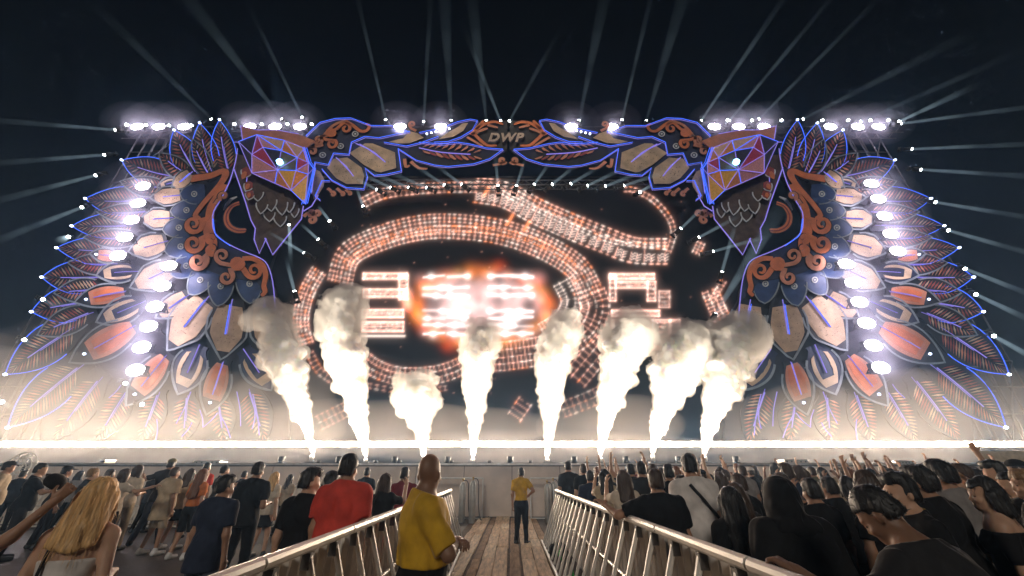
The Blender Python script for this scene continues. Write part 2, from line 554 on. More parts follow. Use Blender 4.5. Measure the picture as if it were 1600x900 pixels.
        inner = [(L3[i][0] + (frng.uniform(-1, 1) if i % 2 else 0), L3[i][1]) for i in range(15)]
        V = L2 + R2[::-1] + R3[2:] + L3[2:][::-1]
        plate_px('patch', closed(L2 + R2[::-1], (inner[2:] + R3[2:][::-1])), D - 0.03, 0.03, tan2, f)
        led_px('rib_light', ax[0:9], D - 0.08, 0.036, led_violet, f)
    return f

def spiral(cx, cyy, r, a0, turns, sgn=1, tail=None, n=22):
    """scroll of the ornament: starts at the outside, winds in"""
    out = [] if tail is None else list(tail)
    for i in range(n + 1):
        t = i / n
        rr = r * (1 - 0.78 * t)
        a = a0 + sgn * turns * 2 * math.pi * t
        out.append((cx + rr * math.cos(a), cyy + rr * math.sin(a)))
    return out
def scroll(parent, pts, w0, w1, D, mat, sm=0, name='scroll'):
    q = smooth_line(pts, sm) if sm else pts
    m = len(q)
    px2m = 0.055
    ws = [px2m * (w0 + (w1 - w0) * i / (m - 1)) for i in range(m)]
    ws[-1] *= 0.6
    build('scroll_backing', MB().ribbon([XZ(x, y, D + .05) for x, y in q], [k + 0.09 for k in ws], D + 0.05, 0.05), ink, parent)  # darker, wider band behind the scroll
    return build(name, MB().ribbon([XZ(x, y, D) for x, y in q], ws, D, 0.05), mat, parent)

OUTER = [((140, 560), (12, 668), 27, .03), ((165, 580), (82, 690), 25, .03), ((205, 600), (150, 692), 22, .03), ((250, 605), (218, 692), 22, 0), ((292, 610), (286, 692), 22, 0),
         ((338, 610), (350, 692), 22, 0), ((385, 600), (415, 692), 24, 0), ((135, 500), (8, 585), 27, .03), ((155, 468), (49, 487), 25, .02),
         ((170, 432), (65, 433), 23, -.02), ((212, 392), (88, 387), 20, -.04), ((226, 350), (112, 353), 18, -.03), ((240, 306), (133, 310), 20, -.12),
         ((282, 276), (190, 250), 20, -.10), ((312, 278), (272, 203), 20, -.08), ((336, 280), (312, 192), 18, -.08), ((360, 280), (343, 187), 17, -.06)]
THIRD = [('orange', (188, 402), (140, 396), 12, 0), ('chevron', (218, 424), (150, 430), 17, .05), ('orange', (202, 455), (116, 472), 18, .03), ('chevron', (228, 470), (150, 503), 21, 0),
         ('orange', (218, 505), (108, 566), 27, 0), ('orange', (264, 550), (196, 634), 24, 0), ('chevron', (312, 538), (278, 616), 27, 0), ('orange', (350, 560), (322, 648), 24, 0),
         ('chevron', (380, 545), (424, 610), 24, 0), ('chevron', (280, 282), (245, 292), 10, 0)]
TAN = [((300, 268), (268, 296), 13, 0), ((286, 304), (234, 309), 15, 0), ((270, 340), (218, 343), 17, 0), ((262, 376), (200, 394), 20, 0), ((275, 415), (203, 450), 22, 0),
       ((295, 460), (243, 497), 18, 0), ((326, 462), (262, 548), 30, .02), ((362, 468), (346, 562), 32, 0), ((412, 468), (428, 560), 30, 0)]
SCALES = [((320, 302), (281, 304), 16), ((310, 326), (266, 331), 16), ((298, 352), (254, 360), 16), ((300, 378), (258, 394), 18), ((308, 404), (268, 430), 18),
          ((325, 420), (296, 460), 18), ((348, 424), (340, 478), 20), ((388, 420), (392, 474), 21)]
BACK = [(366, 222), (335, 212), (296, 232), (255, 262), (205, 296), (175, 330), (155, 362), (135, 402), (120, 432), (110, 470), (98, 530), (75, 600), (60, 695),
        (452, 695), (448, 600), (434, 520), (430, 455), (416, 412), (360, 386), (336, 362), (335, 335), (354, 298), (372, 262)]

def make_wing(label):
    w = thing('wing_facade', (XAT(250, 690, FD), FD, 3.4), label, 'stage wing', 'painted wings of the stage facade')
    plate_px('back_panel', BACK, FD + 0.12, 0.3, ink, w)
    for i, (B, T, hw, bd) in enumerate(OUTER):
        feather(w, 'outer', B, T, hw * 1.12, bd, FD + 0.02 - 0.0045 * i, led=(i >= 7 or i == 0))
    ring_ = OUTER[7:16]
    for i in range(len(ring_) - 1):
        (B0, T0, h0, b0_), (B1, T1, h1, b1_) = ring_[i], ring_[i + 1]
        Bm = ((B0[0] + B1[0]) / 2 + 6, (B0[1] + B1[1]) / 2); Tm = ((T0[0] + T1[0]) / 2, (T0[1] + T1[1]) / 2)
        Tm = (Tm[0] + (Bm[0] - Tm[0]) * .24, Tm[1] + (Bm[1] - Tm[1]) * .24)
        f = feather(w, 'outer', Bm, Tm, (h0 + h1) * .40, (b0_ + b1_) / 2, FD - 0.11 - 0.005 * i, led=False, rib=True)
        ax, L, Rr = leaf_px(Bm, Tm, (h0 + h1) * .40, (b0_ + b1_) / 2, 'leaf')
        ribbon_px('border', L[3:] + Rr[3:-1][::-1], 0.06, FD - .14 - .005 * i, 0.03, border_m, f)
    for i, (kd, B, T, hw, bd) in enumerate(THIRD):
        feather(w, kd, B, T, hw, bd, FD - 0.22 - 0.006 * i)
    for i, (B, T, hw, bd) in enumerate(TAN):
        feather(w, 'tan', B, T, hw, bd, FD - 0.45 - 0.006 * i)
    for i, (B, T, hw) in enumerate(SCALES):
        feather(w, 'scale', B, T, hw, 0, FD - 0.68 - 0.006 * i)
    D = FD - 0.95
    plate_px('neck_panel', [(346, 268), (366, 262), (352, 300), (336, 332), (336, 362), (360, 384), (412, 408), (428, 452), (432, 476), (400, 440), (350, 432), (318, 420), (300, 396), (300, 360), (318, 320)], FD - 0.8, 0.06, navy, w)
    scroll(w, [(299, 279), (312, 277), (330, 274), (348, 267), (352, 274), (342, 290), (326, 308), (314, 322), (305, 336), (312, 342)], 7.5, 3.5, D, orange, 3)
    scroll(w, [(352, 288), (343, 300), (330, 322), (327, 340), (325, 360), (331, 380), (328, 396)], 5, 8, D - .02, orange, 3)
    scroll(w, spiral(302, 350, 15, -0.5, 1.4, 1, [(327, 336), (322, 342)]), 5.0, 1.9, D - .04, orange)
    scroll(w, spiral(302, 380, 15, -0.6, 1.4, 1, [(328, 366), (320, 370)]), 5.0, 1.9, D - .05, orange)
    scroll(w, spiral(309, 408, 14, -0.6, 1.4, 1, [(332, 390), (324, 398)]), 5.0, 1.9, D - .06, orange2)
    scroll(w, spiral(330, 372, 7, 1.2, .9, 1), 4.5, 3, D - .07, orange)
    scroll(w, spiral(331, 389, 8, 1.2, .9, 1), 4.5, 3, D - .08, orange)
    scroll(w, spiral(347, 399, 11, 2.2, 1.2, 1, [(372, 412), (360, 414), (345, 411)]), 3.2, 1.4, D - .05, orange2)
    scroll(w, spiral(353, 433, 12, -1.2, 1.3, 1, [(372, 414), (368, 420)]), 3.6, 1.5, D - .06, orange2)
    scroll(w, spiral(397, 422, 13, 2.6, 1.3, -1, [(372, 412), (380, 420)]), 3.8, 1.5, D - .07, orange)
    scroll(w, [(378, 404), (396, 404), (410, 414), (415, 430), (412, 446), (414, 456), (408, 462)], 4, 3, D - .09, orange, 3)
    scroll(w, spiral(349, 306, 7, 2.2, 1.1, 1, [(336, 318), (340, 312)]), 3, 2, D - .09, orange2)
    q = [(371 + 12 * math.cos(a * .6283), 412 + 11 * math.sin(a * .6283)) for a in range(10)]
    plate_px('boss', q, D - .11, 0.06, orange, w)
    # ring ornament and pale claw in the dark gap beside the neck
    ring = [(374, 317), (362, 322), (354, 334), (354, 346), (360, 355), (371, 360), (384, 360)]
    scroll(w, ring, 3.6, 4.2, FD - .3, orange, 4, 'ring_ornament')
    ribbon_px('ring_inset', ring, 0.05, FD - .35, 0.03, maroon, w, 4)
    ribbon_px('claw', [(370, 307), (361, 311), (354, 319), (349, 328)], [.06, .16, .14, .03], FD - .3, .06, rim_w, w)
    # neon along the inside edge
    led_px('edge_light', [(371, 232), (368, 252), (360, 280), (352, 298), (345, 312), (334, 330), (332, 348), (334, 360), (342, 371), (358, 382), (381, 393), (406, 403), (418, 414), (426, 440), (430, 480), (433, 520)], FD - 1.0, 0.042, led_violet, w, 3)
    led_px('edge_light', [(333, 342), (336, 364), (344, 373), (360, 384)], FD - 1.08, 0.04, led_blue, w, 3)
    # loose stems of light in the foot of the wing
    for a, b2 in (((298, 612), (275, 662)), ((312, 640), (317, 668)), ((340, 645), (318, 667)), ((342, 645), (360, 684)), ((370, 612), (376, 666)), ((395, 616), (405, 680)), ((398, 640), (394, 670)), ((245, 655), (243, 690)), ((190, 600), (170, 622)), ((300, 660), (284, 682))):
        led_px('stem_light', [a, ((a[0] + b2[0]) / 2 + 2, (a[1] + b2[1]) / 2), b2], FD - .5, 0.035, led_violet, w, 3)
    return w

def make_eagle(label):
    e = thing('eagle_head', (XAT(430, 690, FD), FD - .6, 3.4), label, 'eagle figure', 'faceted eagle heads of the facade')
    N = [(373, 222, 0), (402, 211, -.3), (445, 220, -.6), (411, 231, -.9), (394, 242, -.5), (434, 266, -1.2), (463, 267, -1.4), (465, 247, -1.4), (483, 255, -.8), (476, 232, -.3),
         (394, 271, -.3), (430, 287, -.4), (455, 298, -.9), (477, 319, -.7), (482, 273, -.9), (490, 264, 0), (440, 236, -1.3)]
    D0 = FD - 1.0
    V = [P(x, y, D0 + d) for x, y, d in N]
    pal = {'c': paint('facet_crimson', (0.58, 0.08, 0.14), 0.4, var=.2), 'p': paint('facet_pink', (0.80, 0.36, 0.36), 0.4, var=.2), 'd': paint('facet_dark', (0.06, 0.055, 0.075), 0.4, var=.3),
           't': paint('facet_tan', (0.85, 0.52, 0.33), 0.45, var=.2), 'y': paint('facet_yellow', (0.92, 0.48, 0.08), 0.4, var=.15), 'o': paint('facet_orange', (0.88, 0.33, 0.08), 0.4, var=.2),
           'b': paint('facet_blue', (0.05, 0.07, 0.22), 0.4, var=.2), 'g': paint('facet_olive', (0.13, 0.11, 0.07), 0.5, var=.2)}
    FC = [(0, 1, 4, 'd'), (1, 3, 4, 'c'), (1, 2, 16, 't'), (1, 16, 3, 'p'), (2, 9, 7, 't'), (2, 7, 16, 'o'), (16, 7, 5, 'g'), (3, 16, 5, 'd'), (4, 3, 5, 'c'), (4, 5, 10, 'p'), (0, 4, 10, 'd'),
          (9, 8, 7, 'o'), (7, 8, 6, 'c'), (7, 6, 5, 'g'), (5, 6, 12, 'y'), (6, 14, 12, 'o'), (14, 13, 12, 'y'), (6, 8, 14, 'p'), (8, 15, 14, 'b'), (15, 13, 14, 'b'), (5, 12, 11, 'o'), (10, 5, 11, 'p')]
    edges = set()
    back = Vector((0, 0.05, 0))
    for a, b2, c, col in FC:
        va, vb, vc = V[a], V[b2], V[c]
        if (vb - va).cross(vc - va).y > 0:
            vb, vc = vc, vb
        build('beak_facet' if col in 'yo' and min(a, b2, c) >= 5 else 'facet', MB().add([va, vb, vc, va + back, vb + back, vc + back], [(0, 1, 2), (5, 4, 3), (0, 3, 4, 1), (1, 4, 5, 2), (2, 5, 3, 0)]), pal[col], e)
        for u, v in ((a, b2), (b2, c), (c, a)):
            edges.add((min(u, v), max(u, v)))
    f = Vector((0, -.06, 0))
    for i, (u, v) in enumerate(sorted(edges)):
        build('edge_light', MB().tube([V[u] + f, V[v] + f], 0.032, 5), led_violet if i % 3 else led_blue, e)
    for k in range(5):           # the second run of tubes that doubles the beak and brow lines
        o = Vector((0.12 * (k - 2), -.1, .1 * ((k * 7) % 3 - 1)))
        build('edge_light', MB().tube([V[9] + o, V[8] + o, V[15] + o, V[13] + o], 0.03, 5), led_blue, e)
    c = P(437, 253, D0 - 1.5)
    build('eye', MB().lathe([(0.03, -.3), (0.2, -.2), (0.3, 0), (0.2, .2), (0.03, .3)], 10, c), led_cyan, e, True)
    plate_px('head_backing', [(375, 222), (402, 213), (445, 221), (476, 233), (488, 262), (476, 314), (455, 298), (430, 287), (396, 272)], D0 + .12, .2, ink, e)
    plate_px('crest', [(376, 197), (400, 202), (430, 203), (462, 208), (492, 220), (478, 232), (445, 219), (402, 210), (380, 219)], D0 + .35, .1, orange2, e)
    for q in ([(376, 196), (379, 219)], [(378, 197), (402, 203), (432, 203), (466, 209)], [(366, 222), (384, 222), (392, 240)], [(384, 300), (386, 276), (392, 258)]):
        led_px('edge_light', q, D0 + .25, .04, led_violet, e)
    # throat and breast
    plate_px('breast', [(366, 240), (392, 245), (396, 268), (430, 286), (456, 297), (474, 322), (471, 342), (449, 369), (426, 399), (414, 376), (405, 396), (397, 374), (399, 357), (392, 344), (384, 317), (365, 264)], D0 + .45, .12, brown, e)
    for q in ([(365, 262), (384, 317), (392, 344), (399, 357), (397, 374), (405, 396), (416, 373)], [(474, 322), (471, 342), (449, 369), (426, 398), (414, 372)], [(497, 305), (487, 322), (474, 330)]):
        led_px('edge_light', q, D0 + .36, .05, led_violet, e)
    sc_ = [((388, 262), (380, 277), 8), ((392, 284), (383, 298), 7), ((392, 297), (388, 312), 7), ((402, 290), (403, 314), 9), ((411, 306), (407, 334), 9), ((421, 300), (424, 330), 10), ((438, 302), (441, 336), 10), ((452, 304), (452, 332), 8), ((420, 322), (421, 346), 9), ((437, 326), (438, 354), 10), ((460, 315), (460, 340), 7)]
    for i, (B, T, hw) in enumerate(sc_):
        ax, L, Rr = leaf_px(B, T, hw, 0, 'leaf')
        D = D0 - .12 + .045 * i
        f = plate_px('breast_feather', closed(L, Rr), D, .04, brown if i > 2 else maroon, e)
        ribbon_px('rim', L[6:] + Rr[6:-1][::-1], .055, D - .03, .025, rim_w, f)
    for i, (B, T, hw) in enumerate([((384, 268), (378, 280), 4), ((389, 287), (384, 296), 3.5), ((390, 301), (388, 309), 3)]):
        ax, L, Rr = leaf_px(B, T, hw, 0, 'leaf')
        plate_px('breast_spot', closed(L, Rr), D0 - .22 + .045 * i, .02, orange, e)
    for pts in (spiral(487, 343, 7, -2.0, 1.1, 1, [(474, 338), (480, 333)]), spiral(496, 334, 6, 2.6, 1.0, 1, [(482, 330), (488, 329)])):
        scroll(e, pts, 3.2, 2, D0 + .3, orange2)
    return e

# -- arch between the heads
def arch_half(a):
    D = FD - .2
    plate_px('panel', [(478, 214), (500, 192), (524, 186), (548, 185), (580, 197), (640, 204), (640, 232), (627, 268), (600, 274), (575, 270), (573, 295), (541, 294), (518, 282), (503, 268), (494, 312), (484, 300), (486, 262)], D + .1, .2, navy, a)
    plate_px('panel', [(636, 203), (690, 198), (735, 186), (748, 189), (743, 205), (766, 227), (792.5, 233), (785, 240), (760, 252), (735, 258), (690, 262), (650, 256), (622, 234)], D + .12, .2, ink, a)
    plate_px('medallion', [(742, 206), (762, 190), (792.5, 188), (792.5, 233), (766, 229)], D + .16, .2, paint('medallion', (0.035, 0.03, 0.032), .5), a)
    D -= .05
    for i, q in enumerate(([(492, 264), (500, 268), (507, 281), (505, 291), (496, 305), (490, 311), (486, 290)], [(521, 248), (543, 246), (565, 262), (569, 275), (566, 287), (541, 287), (525, 278), (511, 262)],
                           [(546, 239), (570, 224), (582, 224), (617, 238), (619, 262), (595, 269), (588, 268), (568, 257), (556, 247)], [(608, 221), (630, 216), (640, 205), (652, 208), (662, 215), (640, 223), (620, 224)])):
        pt = plate_px('petal', q, D - .05, .05, tan2 if i else tan, a)
        cx, cyy = sum(p[0] for p in q) / len(q), sum(p[1] for p in q) / len(q)
        s = MB()
        for _ in range(26 if i else 8):
            u = frng.random() ** .5 * .72; p = frng.choice(q); p2 = q[(q.index(p) + 1) % len(q)]; v = frng.random()
            ex, ey = p[0] + (p2[0] - p[0]) * v, p[1] + (p2[1] - p[1]) * v
            x, y = cx + (ex - cx) * u, cyy + (ey - cyy) * u
            s.plate([XZ(x + z[0] * .8, y + z[1] * .8, D - .065) for z in ((-1, 0), (0, -.6), (.8, 0), (0, .7))], D - .065, .012)
        if i < 3:
            tag(build('speckles', s, speck_m, pt), kind='stuff')
    for q in ([(525, 246), (540, 259), (552, 275)], [(556, 224), (574, 232), (592, 245), (602, 253)], [(528, 248), (545, 266)], [(562, 225), (585, 238), (600, 251)]):
        led_px('rib_light', q, D - .1, .05, led_violet, a)
    for q in ([(500, 312), (492, 306), (503, 282), (515, 282)], [(486, 300), (492, 253), (513, 257), (521, 239), (545, 241), (549, 222), (570, 213), (592, 215), (625, 208), (640, 205)],
              [(503, 264), (518, 281), (541, 293), (568, 295), (574, 276), (570, 262), (585, 274), (605, 272), (627, 267), (622, 232)], [(478, 212), (500, 191), (524, 185), (548, 184), (580, 196), (610, 196), (640, 206)],
              [(600, 222), (635, 228), (660, 222), (685, 213)], [(622, 232), (650, 250), (680, 258), (700, 260), (740, 256), (765, 248), (786, 233)], [(655, 222), (690, 225), (715, 222), (735, 225), (760, 231), (786, 233)],
              [(655, 207), (690, 200), (715, 190), (735, 186), (746, 188), (738, 203), (720, 214), (700, 221), (678, 222)]):
        led_px('outline_light', q, D - .1, .034, led_blue, a)
        led_px('outline_light', [(x + .8, y + 2.2) for x, y in q], D - .08, .03, led_violet, a)
    led_px('rib_light', [(655, 231), (690, 238), (735, 241)], D - .1, .06, led_violet, a, 3)
    # barbs of the long feather
    for i in range(9):
        x = 660 + i * 10
        yb = 231 + (x - 655) * .11
        for s_, mm in ((-1, orange2), (1, maroon if i % 2 else orange2)):
            h = 8.5 * math.sin(math.pi * (i + 1.6) / 11) + 2
            q = [(x, yb + s_ * 2), (x + 3, yb + s_ * 2.2 + s_ * h * .3), (x + 10, yb + s_ * (2 + h)), (x + 12, yb + s_ * (1 + h * .9)), (x + 9, yb + s_ * (2 + h * .4))] if s_ < 0 else \
                [(x, yb + 3), (x + 7, yb + 3 + h * .35), (x + 13, yb + 2 + h), (x + 10, yb + 3 + h), (x + 3, yb + 3 + h * .6)]
            plate_px('barb', q, D - .05, .04, mm, a)
    plate_px('petal', [(686, 217), (700, 207), (716, 198), (722, 193), (731, 192), (724, 204), (708, 213)], D - .05, .05, tan2, a)
    for i in range(6):
        p = P(667 + i * 7, 209 - i * 1.6, D - .1)
        build('bulb', MB().lathe([(.02, -.08), (.09, -.04), (.1, 0), (.09, .04), (.02, .08)], 8, p), led_white, a)
    # scrolls
    for pts, w0, w1, mm in ((spiral(540, 200, 9, -2.6, 1.2, 1, [(513, 208), (526, 201)]), 3.4, 2, orange), (spiral(518, 224, 8, -.6, 1.1, 1, [(500, 214), (510, 218)]), 3.2, 2, orange), (spiral(497, 218, 8, 2.2, 1.1, -1, [(512, 212), (505, 212)]), 3.2, 2, orange2),
                            (spiral(488, 236, 7, -2.4, 1.0, 1, [(505, 226), (496, 228)]), 3.2, 2, orange2), ([(540, 189), (552, 196), (562, 204), (572, 204), (577, 197), (572, 193)], 3.4, 2.6, orange), ([(505, 213), (520, 196), (540, 188)], 3, 3, orange2),
                            (spiral(644, 194, 5, 2.4, 1.1, 1, [(650, 204), (642, 200)]), 2.4, 1.8, orange2),
                            ([(736, 210), (747, 198), (756, 188)], 3.6, 2.6, orange), ([(744, 202), (758, 193), (774, 190), (786, 194)], 3.4, 2.2, orange), ([(762, 195), (778, 199)], 2.6, 2, orange2), ([(737, 210), (750, 204), (762, 200)], 2.8, 2.2, orange2), ([(740, 208), (751, 219), (762, 227), (776, 227)], 3.2, 2.4, orange),
                            ([(730, 214), (742, 221), (755, 229)], 2.4, 2, orange2), (spiral(785, 250, 6, .4, 1.0, 1), 3, 2.4, orange2), ([(770, 258), (780, 256), (790, 252)], 2.2, 2, orange2),
                            (spiral(520, 303, 4, -2.2, 1, 1, [(512, 294), (516, 297)]), 2.4, 1.6, orange2), (spiral(535, 303, 3.4, -2.2, 1, 1, [(526, 294), (531, 298)]), 2.4, 1.6, orange2), (spiral(546, 302, 3, -2.2, 1, 1, [(540, 296), (543, 299)]), 2.2, 1.6, orange2),
                            ([(632, 248), (634, 260), (640, 258)], 3, 2, orange2), ([(642, 252), (654, 262), (668, 263)], 3, 1.2, orange2)):
        scroll(a, pts, w0, w1, D - .1, mm, 0 if len(pts) > 10 else 3)
    q = [(517 + 9 * math.cos(k * .6283), 207 + 7 * math.sin(k * .6283)) for k in range(10)]
    plate_px('boss', q, D - .16, .05, orange, a)
    for x, y in ((504, 242), (532, 228), (555, 209)):
        q = [(x + 4.4 * math.cos(k * math.pi / 8), y + 3.8 * math.sin(k * math.pi / 8)) for k in range(17)]
        ribbon_px('eye_ring', q, .06, D - .03, .03, rim_w, a)
        plate_px('eye_dot', [(x + (u - x) * .4, y + (v - y) * .4) for u, v in q[:-1]], D - .03, .03, rim_w, a)

for side in (0, 1):
    MIR['on'] = bool(side)
    make_wing('huge painted wing with blue neon tips on the %s of the screen' % ('right' if side else 'left'))
    make_eagle('faceted purple and orange eagle head with glowing eye, %s of the screen' % ('right' if side else 'left'))
MIR['on'] = False
arch = thing('facade_arch', (MIR['x'], FD, 22.0), 'painted arch of petals and scrolls over the screen, joining the eagle heads', 'facade arch')
for side in (0, 1):
    MIR['on'] = bool(side)
    arch_half(arch)
MIR['on'] = False

# centre sign with its three letters
fc = bpy.data.curves.new('letters', 'FONT')
fc.body = 'DWP'
fc.size = 1.0
fc.extrude = 0.04
fc.offset = 0.035
fc.shear = 0.25
fc.space_character = 1.12
fo = bpy.data.objects.new('letters_tmp', fc)
COL.objects.link(fo)
bpy.context.view_layer.update()
me = bpy.data.meshes.new_from_object(fo.evaluated_get(bpy.context.evaluated_depsgraph_get()))
bpy.data.objects.remove(fo)
co = np.array([v.co[:] for v in me.vertices])
mn, mx = co.min(0), co.max(0)
A, B2 = P(763, 221, FD - .45), P(819, 208, FD - .45)
sg = thing('sign', (A.x, FD - .45, A.z), 'pale slanted DWP letter sign at the middle of the arch', 'sign')
for nm, mt, grow, dy in (('letter_backing', paint('letter_edge', (0.05, 0.04, 0.045), .5), 1.06, .06), ('letters', paint('letter_face', (0.55, 0.42, 0.34), .45, var=.2), 1.0, 0)):
    m2 = me.copy()
    for v, c in zip(m2.vertices, co):
        u = (c[0] - mn[0]) / (mx[0] - mn[0]); w = (c[1] - mn[1]) / (mx[1] - mn[1])
        u = .5 + (u - .5) * grow; w = .5 + (w - .5) * (1 + (grow - 1) * 3)
        v.co = (u * (B2.x - A.x), -c[2] + dy, w * (B2.z - A.z))
    link(nm, m2, mt, sg)

# ================================================================== LED screen: every vertex is a pixel of the picture it shows
RX0, RY0, RW, RH = 430, 265, 740, 440
ras = np.zeros((RH, RW, 3), np.float32)
srng = random.Random(3)
def dab(x, y, r, col, k=1.0):
    cx, cyy = x - RX0, y - RY0
    R3 = r * 2.6
    x0, x1, y0, y1 = int(max(cx - R3, 0)), int(min(cx + R3 + 2, RW)), int(max(cyy - R3, 0)), int(min(cyy + R3 + 2, RH))
    if x1 <= x0 or y1 <= y0: return
    yy, xx = np.mgrid[y0:y1, x0:x1]
    g = np.exp(-((xx - cx) ** 2 + (yy - cyy) ** 2) / (r * r)) * k
    ras[y0:y1, x0:x1] += g[..., None] * np.array(col, np.float32)
def seg(a, b, r, col, k=1.0):
    ax, ay, bx, by = a[0] - RX0, a[1] - RY0, b[0] - RX0, b[1] - RY0
    m = r * 2.5 + 1
    x0, x1 = int(max(min(ax, bx) - m, 0)), int(min(max(ax, bx) + m + 1, RW)); y0, y1 = int(max(min(ay, by) - m, 0)), int(min(max(ay, by) + m + 1, RH))
    if x1 <= x0 or y1 <= y0: return
    yy, xx = np.mgrid[y0:y1, x0:x1].astype(np.float32)
    dx, dy = bx - ax, by - ay
    t = np.clip(((xx - ax) * dx + (yy - ay) * dy) / (dx * dx + dy * dy + 1e-6), 0, 1)
    d2 = (xx - ax - t * dx) ** 2 + (yy - ay - t * dy) ** 2
    ras[y0:y1, x0:x1] += (np.exp(-d2 / (r * r)) * k)[..., None] * np.array(col, np.float32)
def frame_of(path):
    q = [np.array(p) for p in path]
    out = []
    for i in range(len(q)):
        t = q[min(i + 1, len(q) - 1)] - q[max(i - 1, 0)]
        t = t / (np.hypot(*t) + 1e-6)
        out.append((q[i], t, np.array((-t[1], t[0]))))
    return out
PK, OG, HOT = (1.0, 0.48, 0.36), (1.0, 0.28, 0.10), (1.0, 0.78, 0.68)
def track(path, offs, step, wide, col=PK, wav=False, k=1.0, rung=True):
    """a track of dotted rails and rungs"""
    pts = smooth_line(path, 24)
    acc, keep = 0.0, [pts[0]]
    for a, b in zip(pts, pts[1:]):
        acc += math.hypot(b[0] - a[0], b[1] - a[1])
        if acc >= step:
            keep.append(b); acc = 0
    fr = frame_of(keep)
    for i, (c, t, nn) in enumerate(fr):
        for o in offs:
            p = c + nn * o * wide
            kk = k * srng.uniform(.45, 1.3)
            cc = HOT if srng.random() < .3 else (OG if srng.random() < .18 else col)
            seg(p - t * step * .32, p + t * step * .32, srng.uniform(.7, 1.2), cc, kk)
        if rung:
            a, b = c + nn * wide * min(offs), c + nn * wide * max(offs)
            cut = srng.uniform(.25, .45)
            for u0, u1 in ((0, cut), (1 - cut, 1)) if srng.random() < .6 else ((0, 1),):
                seg(a + (b - a) * u0, a + (b - a) * u1, .8, col, k * srng.uniform(.35, .9))
        if wav and i % 2 == 0:
            for o in (.35, .6, .85):
                p = c + nn * o * wide
                q0 = p
                for s in range(1, 7):
                    q1 = p + t * s * step * .3 + nn * math.sin(s * 1.9) * wide * .10
                    seg(q0, q1, .7, (1, .72, .62), .7)
                    q0 = q1
# upper track sweeping from the top edge down to the right
track([(570, 316), (600, 303), (650, 296), (700, 293), (745, 293)], (-.9, -.2, .8), 7.5, 9, k=.9)
track([(745, 296), (790, 304), (840, 330), (890, 352), (940, 372), (990, 390), (1045, 392)], (-1.1, -.75, -.4, 1.2), 9, 17, wav=True, k=1.15)
track([(1045, 392), (1052, 365), (1045, 340), (1020, 312), (990, 297), (975, 296)], (-.6, .6), 7, 6, k=.9)
track([(772, 292), (800, 308), (850, 332), (900, 354), (960, 377), (1040, 386)], (-.3, .5), 8, 7, col=HOT, k=1.2)
for x, y in ((797, 344), (823, 354), (760, 300)):
    seg((x - 4, y + 6), (x + 4, y - 8), 2.2, OG, 1.1)
# ring
track([(533, 440), (548, 398), (600, 372), (660, 357), (720, 356), (790, 366), (850, 388), (900, 420), (922, 460)], (-1.2, -.85, -.5, -.15, .25, .6, 1.0), 6.2, 17, k=1.0)
track([(540, 412), (590, 380), (660, 361), (730, 358), (800, 366), (860, 388), (905, 424)], (-.5, .5), 5, 9, col=OG, k=.8)
track([(922, 460), (928, 482), (915, 512), (885, 532), (850, 545), (800, 553), (770, 556)], (-1.2, -.7, -.2, .4, 1.0), 6.2, 20, k=1.0)
track([(880, 440), (893, 470), (880, 500), (850, 520)], (-1, -.4, .4, 1), 5, 16, col=HOT, k=.8)
# left arc and foot
track([(497, 424), (482, 450), (472, 480), (470, 510), (478, 540)], (-1.1, -.6, 0, .5, 1.0), 6, 11, k=1.1)
track([(484, 552), (500, 580), (530, 600)], (-.7, .7), 7, 8, k=.7)
track([(545, 545), (580, 575), (620, 590), (670, 590), (710, 580), (745, 560)], (-1.1, -.5, .1, .7), 7, 15, k=.85)
track([(560, 600), (640, 612), (700, 606)], (-.5, .5), 8, 7, k=.6)
track([(900, 590), (925, 560), (950, 530)], (-1.2, -.4, .4, 1.2), 9, 16, k=.8)
track([(880, 640), (930, 620), (960, 600)], (-1, 0, 1), 8, 12, k=.45)
track([(805, 650), (822, 625)], (-.8, .8), 8, 14, k=.7)
track([(500, 660), (540, 640)], (-.8, 0, .8), 8, 14, k=.5)
track([(1095, 380), (1088, 395)], (-1, 0, 1), 5, 6, k=.9)
track([(1108, 455), (1120, 485), (1128, 500)], (-1.2, -.5, .2, .9), 5, 12, k=1.1)
track([(1130, 440), (1112, 470)], (-.6, .6), 5, 7, k=.9)
# blocks of glyph-like bars
def bars(x0, x1, y0, y1, rows, k=1.0, frame=True):
    for r in range(rows):
        y = y0 + (y1 - y0) * (r + .5) / rows
        seg((x0 + 3, y), (x1 - 3, y), 1.1, PK, .55 * k)
        x = x0
        while x < x1:
            dab(x, y + srng.uniform(-1.5, 1.5), srng.uniform(1, 2.1), HOT if srng.random() < .5 else PK, srng.uniform(.4, 1.2) * k)
            x += srng.uniform(3, 5)
    if frame:
        for a, b2 in (((x0, y0), (x1, y0)), ((x1, y0), (x1, y1)), ((x1, y1), (x0, y1)), ((x0, y1), (x0, y0))):
            seg(a, b2, 1.5, PK, .8 * k)
            seg(a, b2, .8, HOT, .7 * k)
bars(568, 636, 427, 436, 2); bars(624, 637, 430, 468, 6); bars(568, 634, 452, 464, 3)
bars(566, 630, 484, 496, 3); bars(566, 630, 503, 518, 3); seg((560, 525), (632, 525), 1.6, HOT, 1.2)
bars(953, 1022, 428, 436, 2); bars(953, 962, 430, 470, 5, .8); bars(962, 1012, 440, 450, 2, .8); bars(1012, 1024, 440, 470, 4, .8)
bars(956, 1030, 485, 494, 2); bars(956, 1020, 500, 512, 2, .8); bars(1020, 1046, 500, 545, 6, .9); bars(1048, 1062, 500, 520, 3, .8)
bars(1030, 1046, 455, 480, 4, .5)
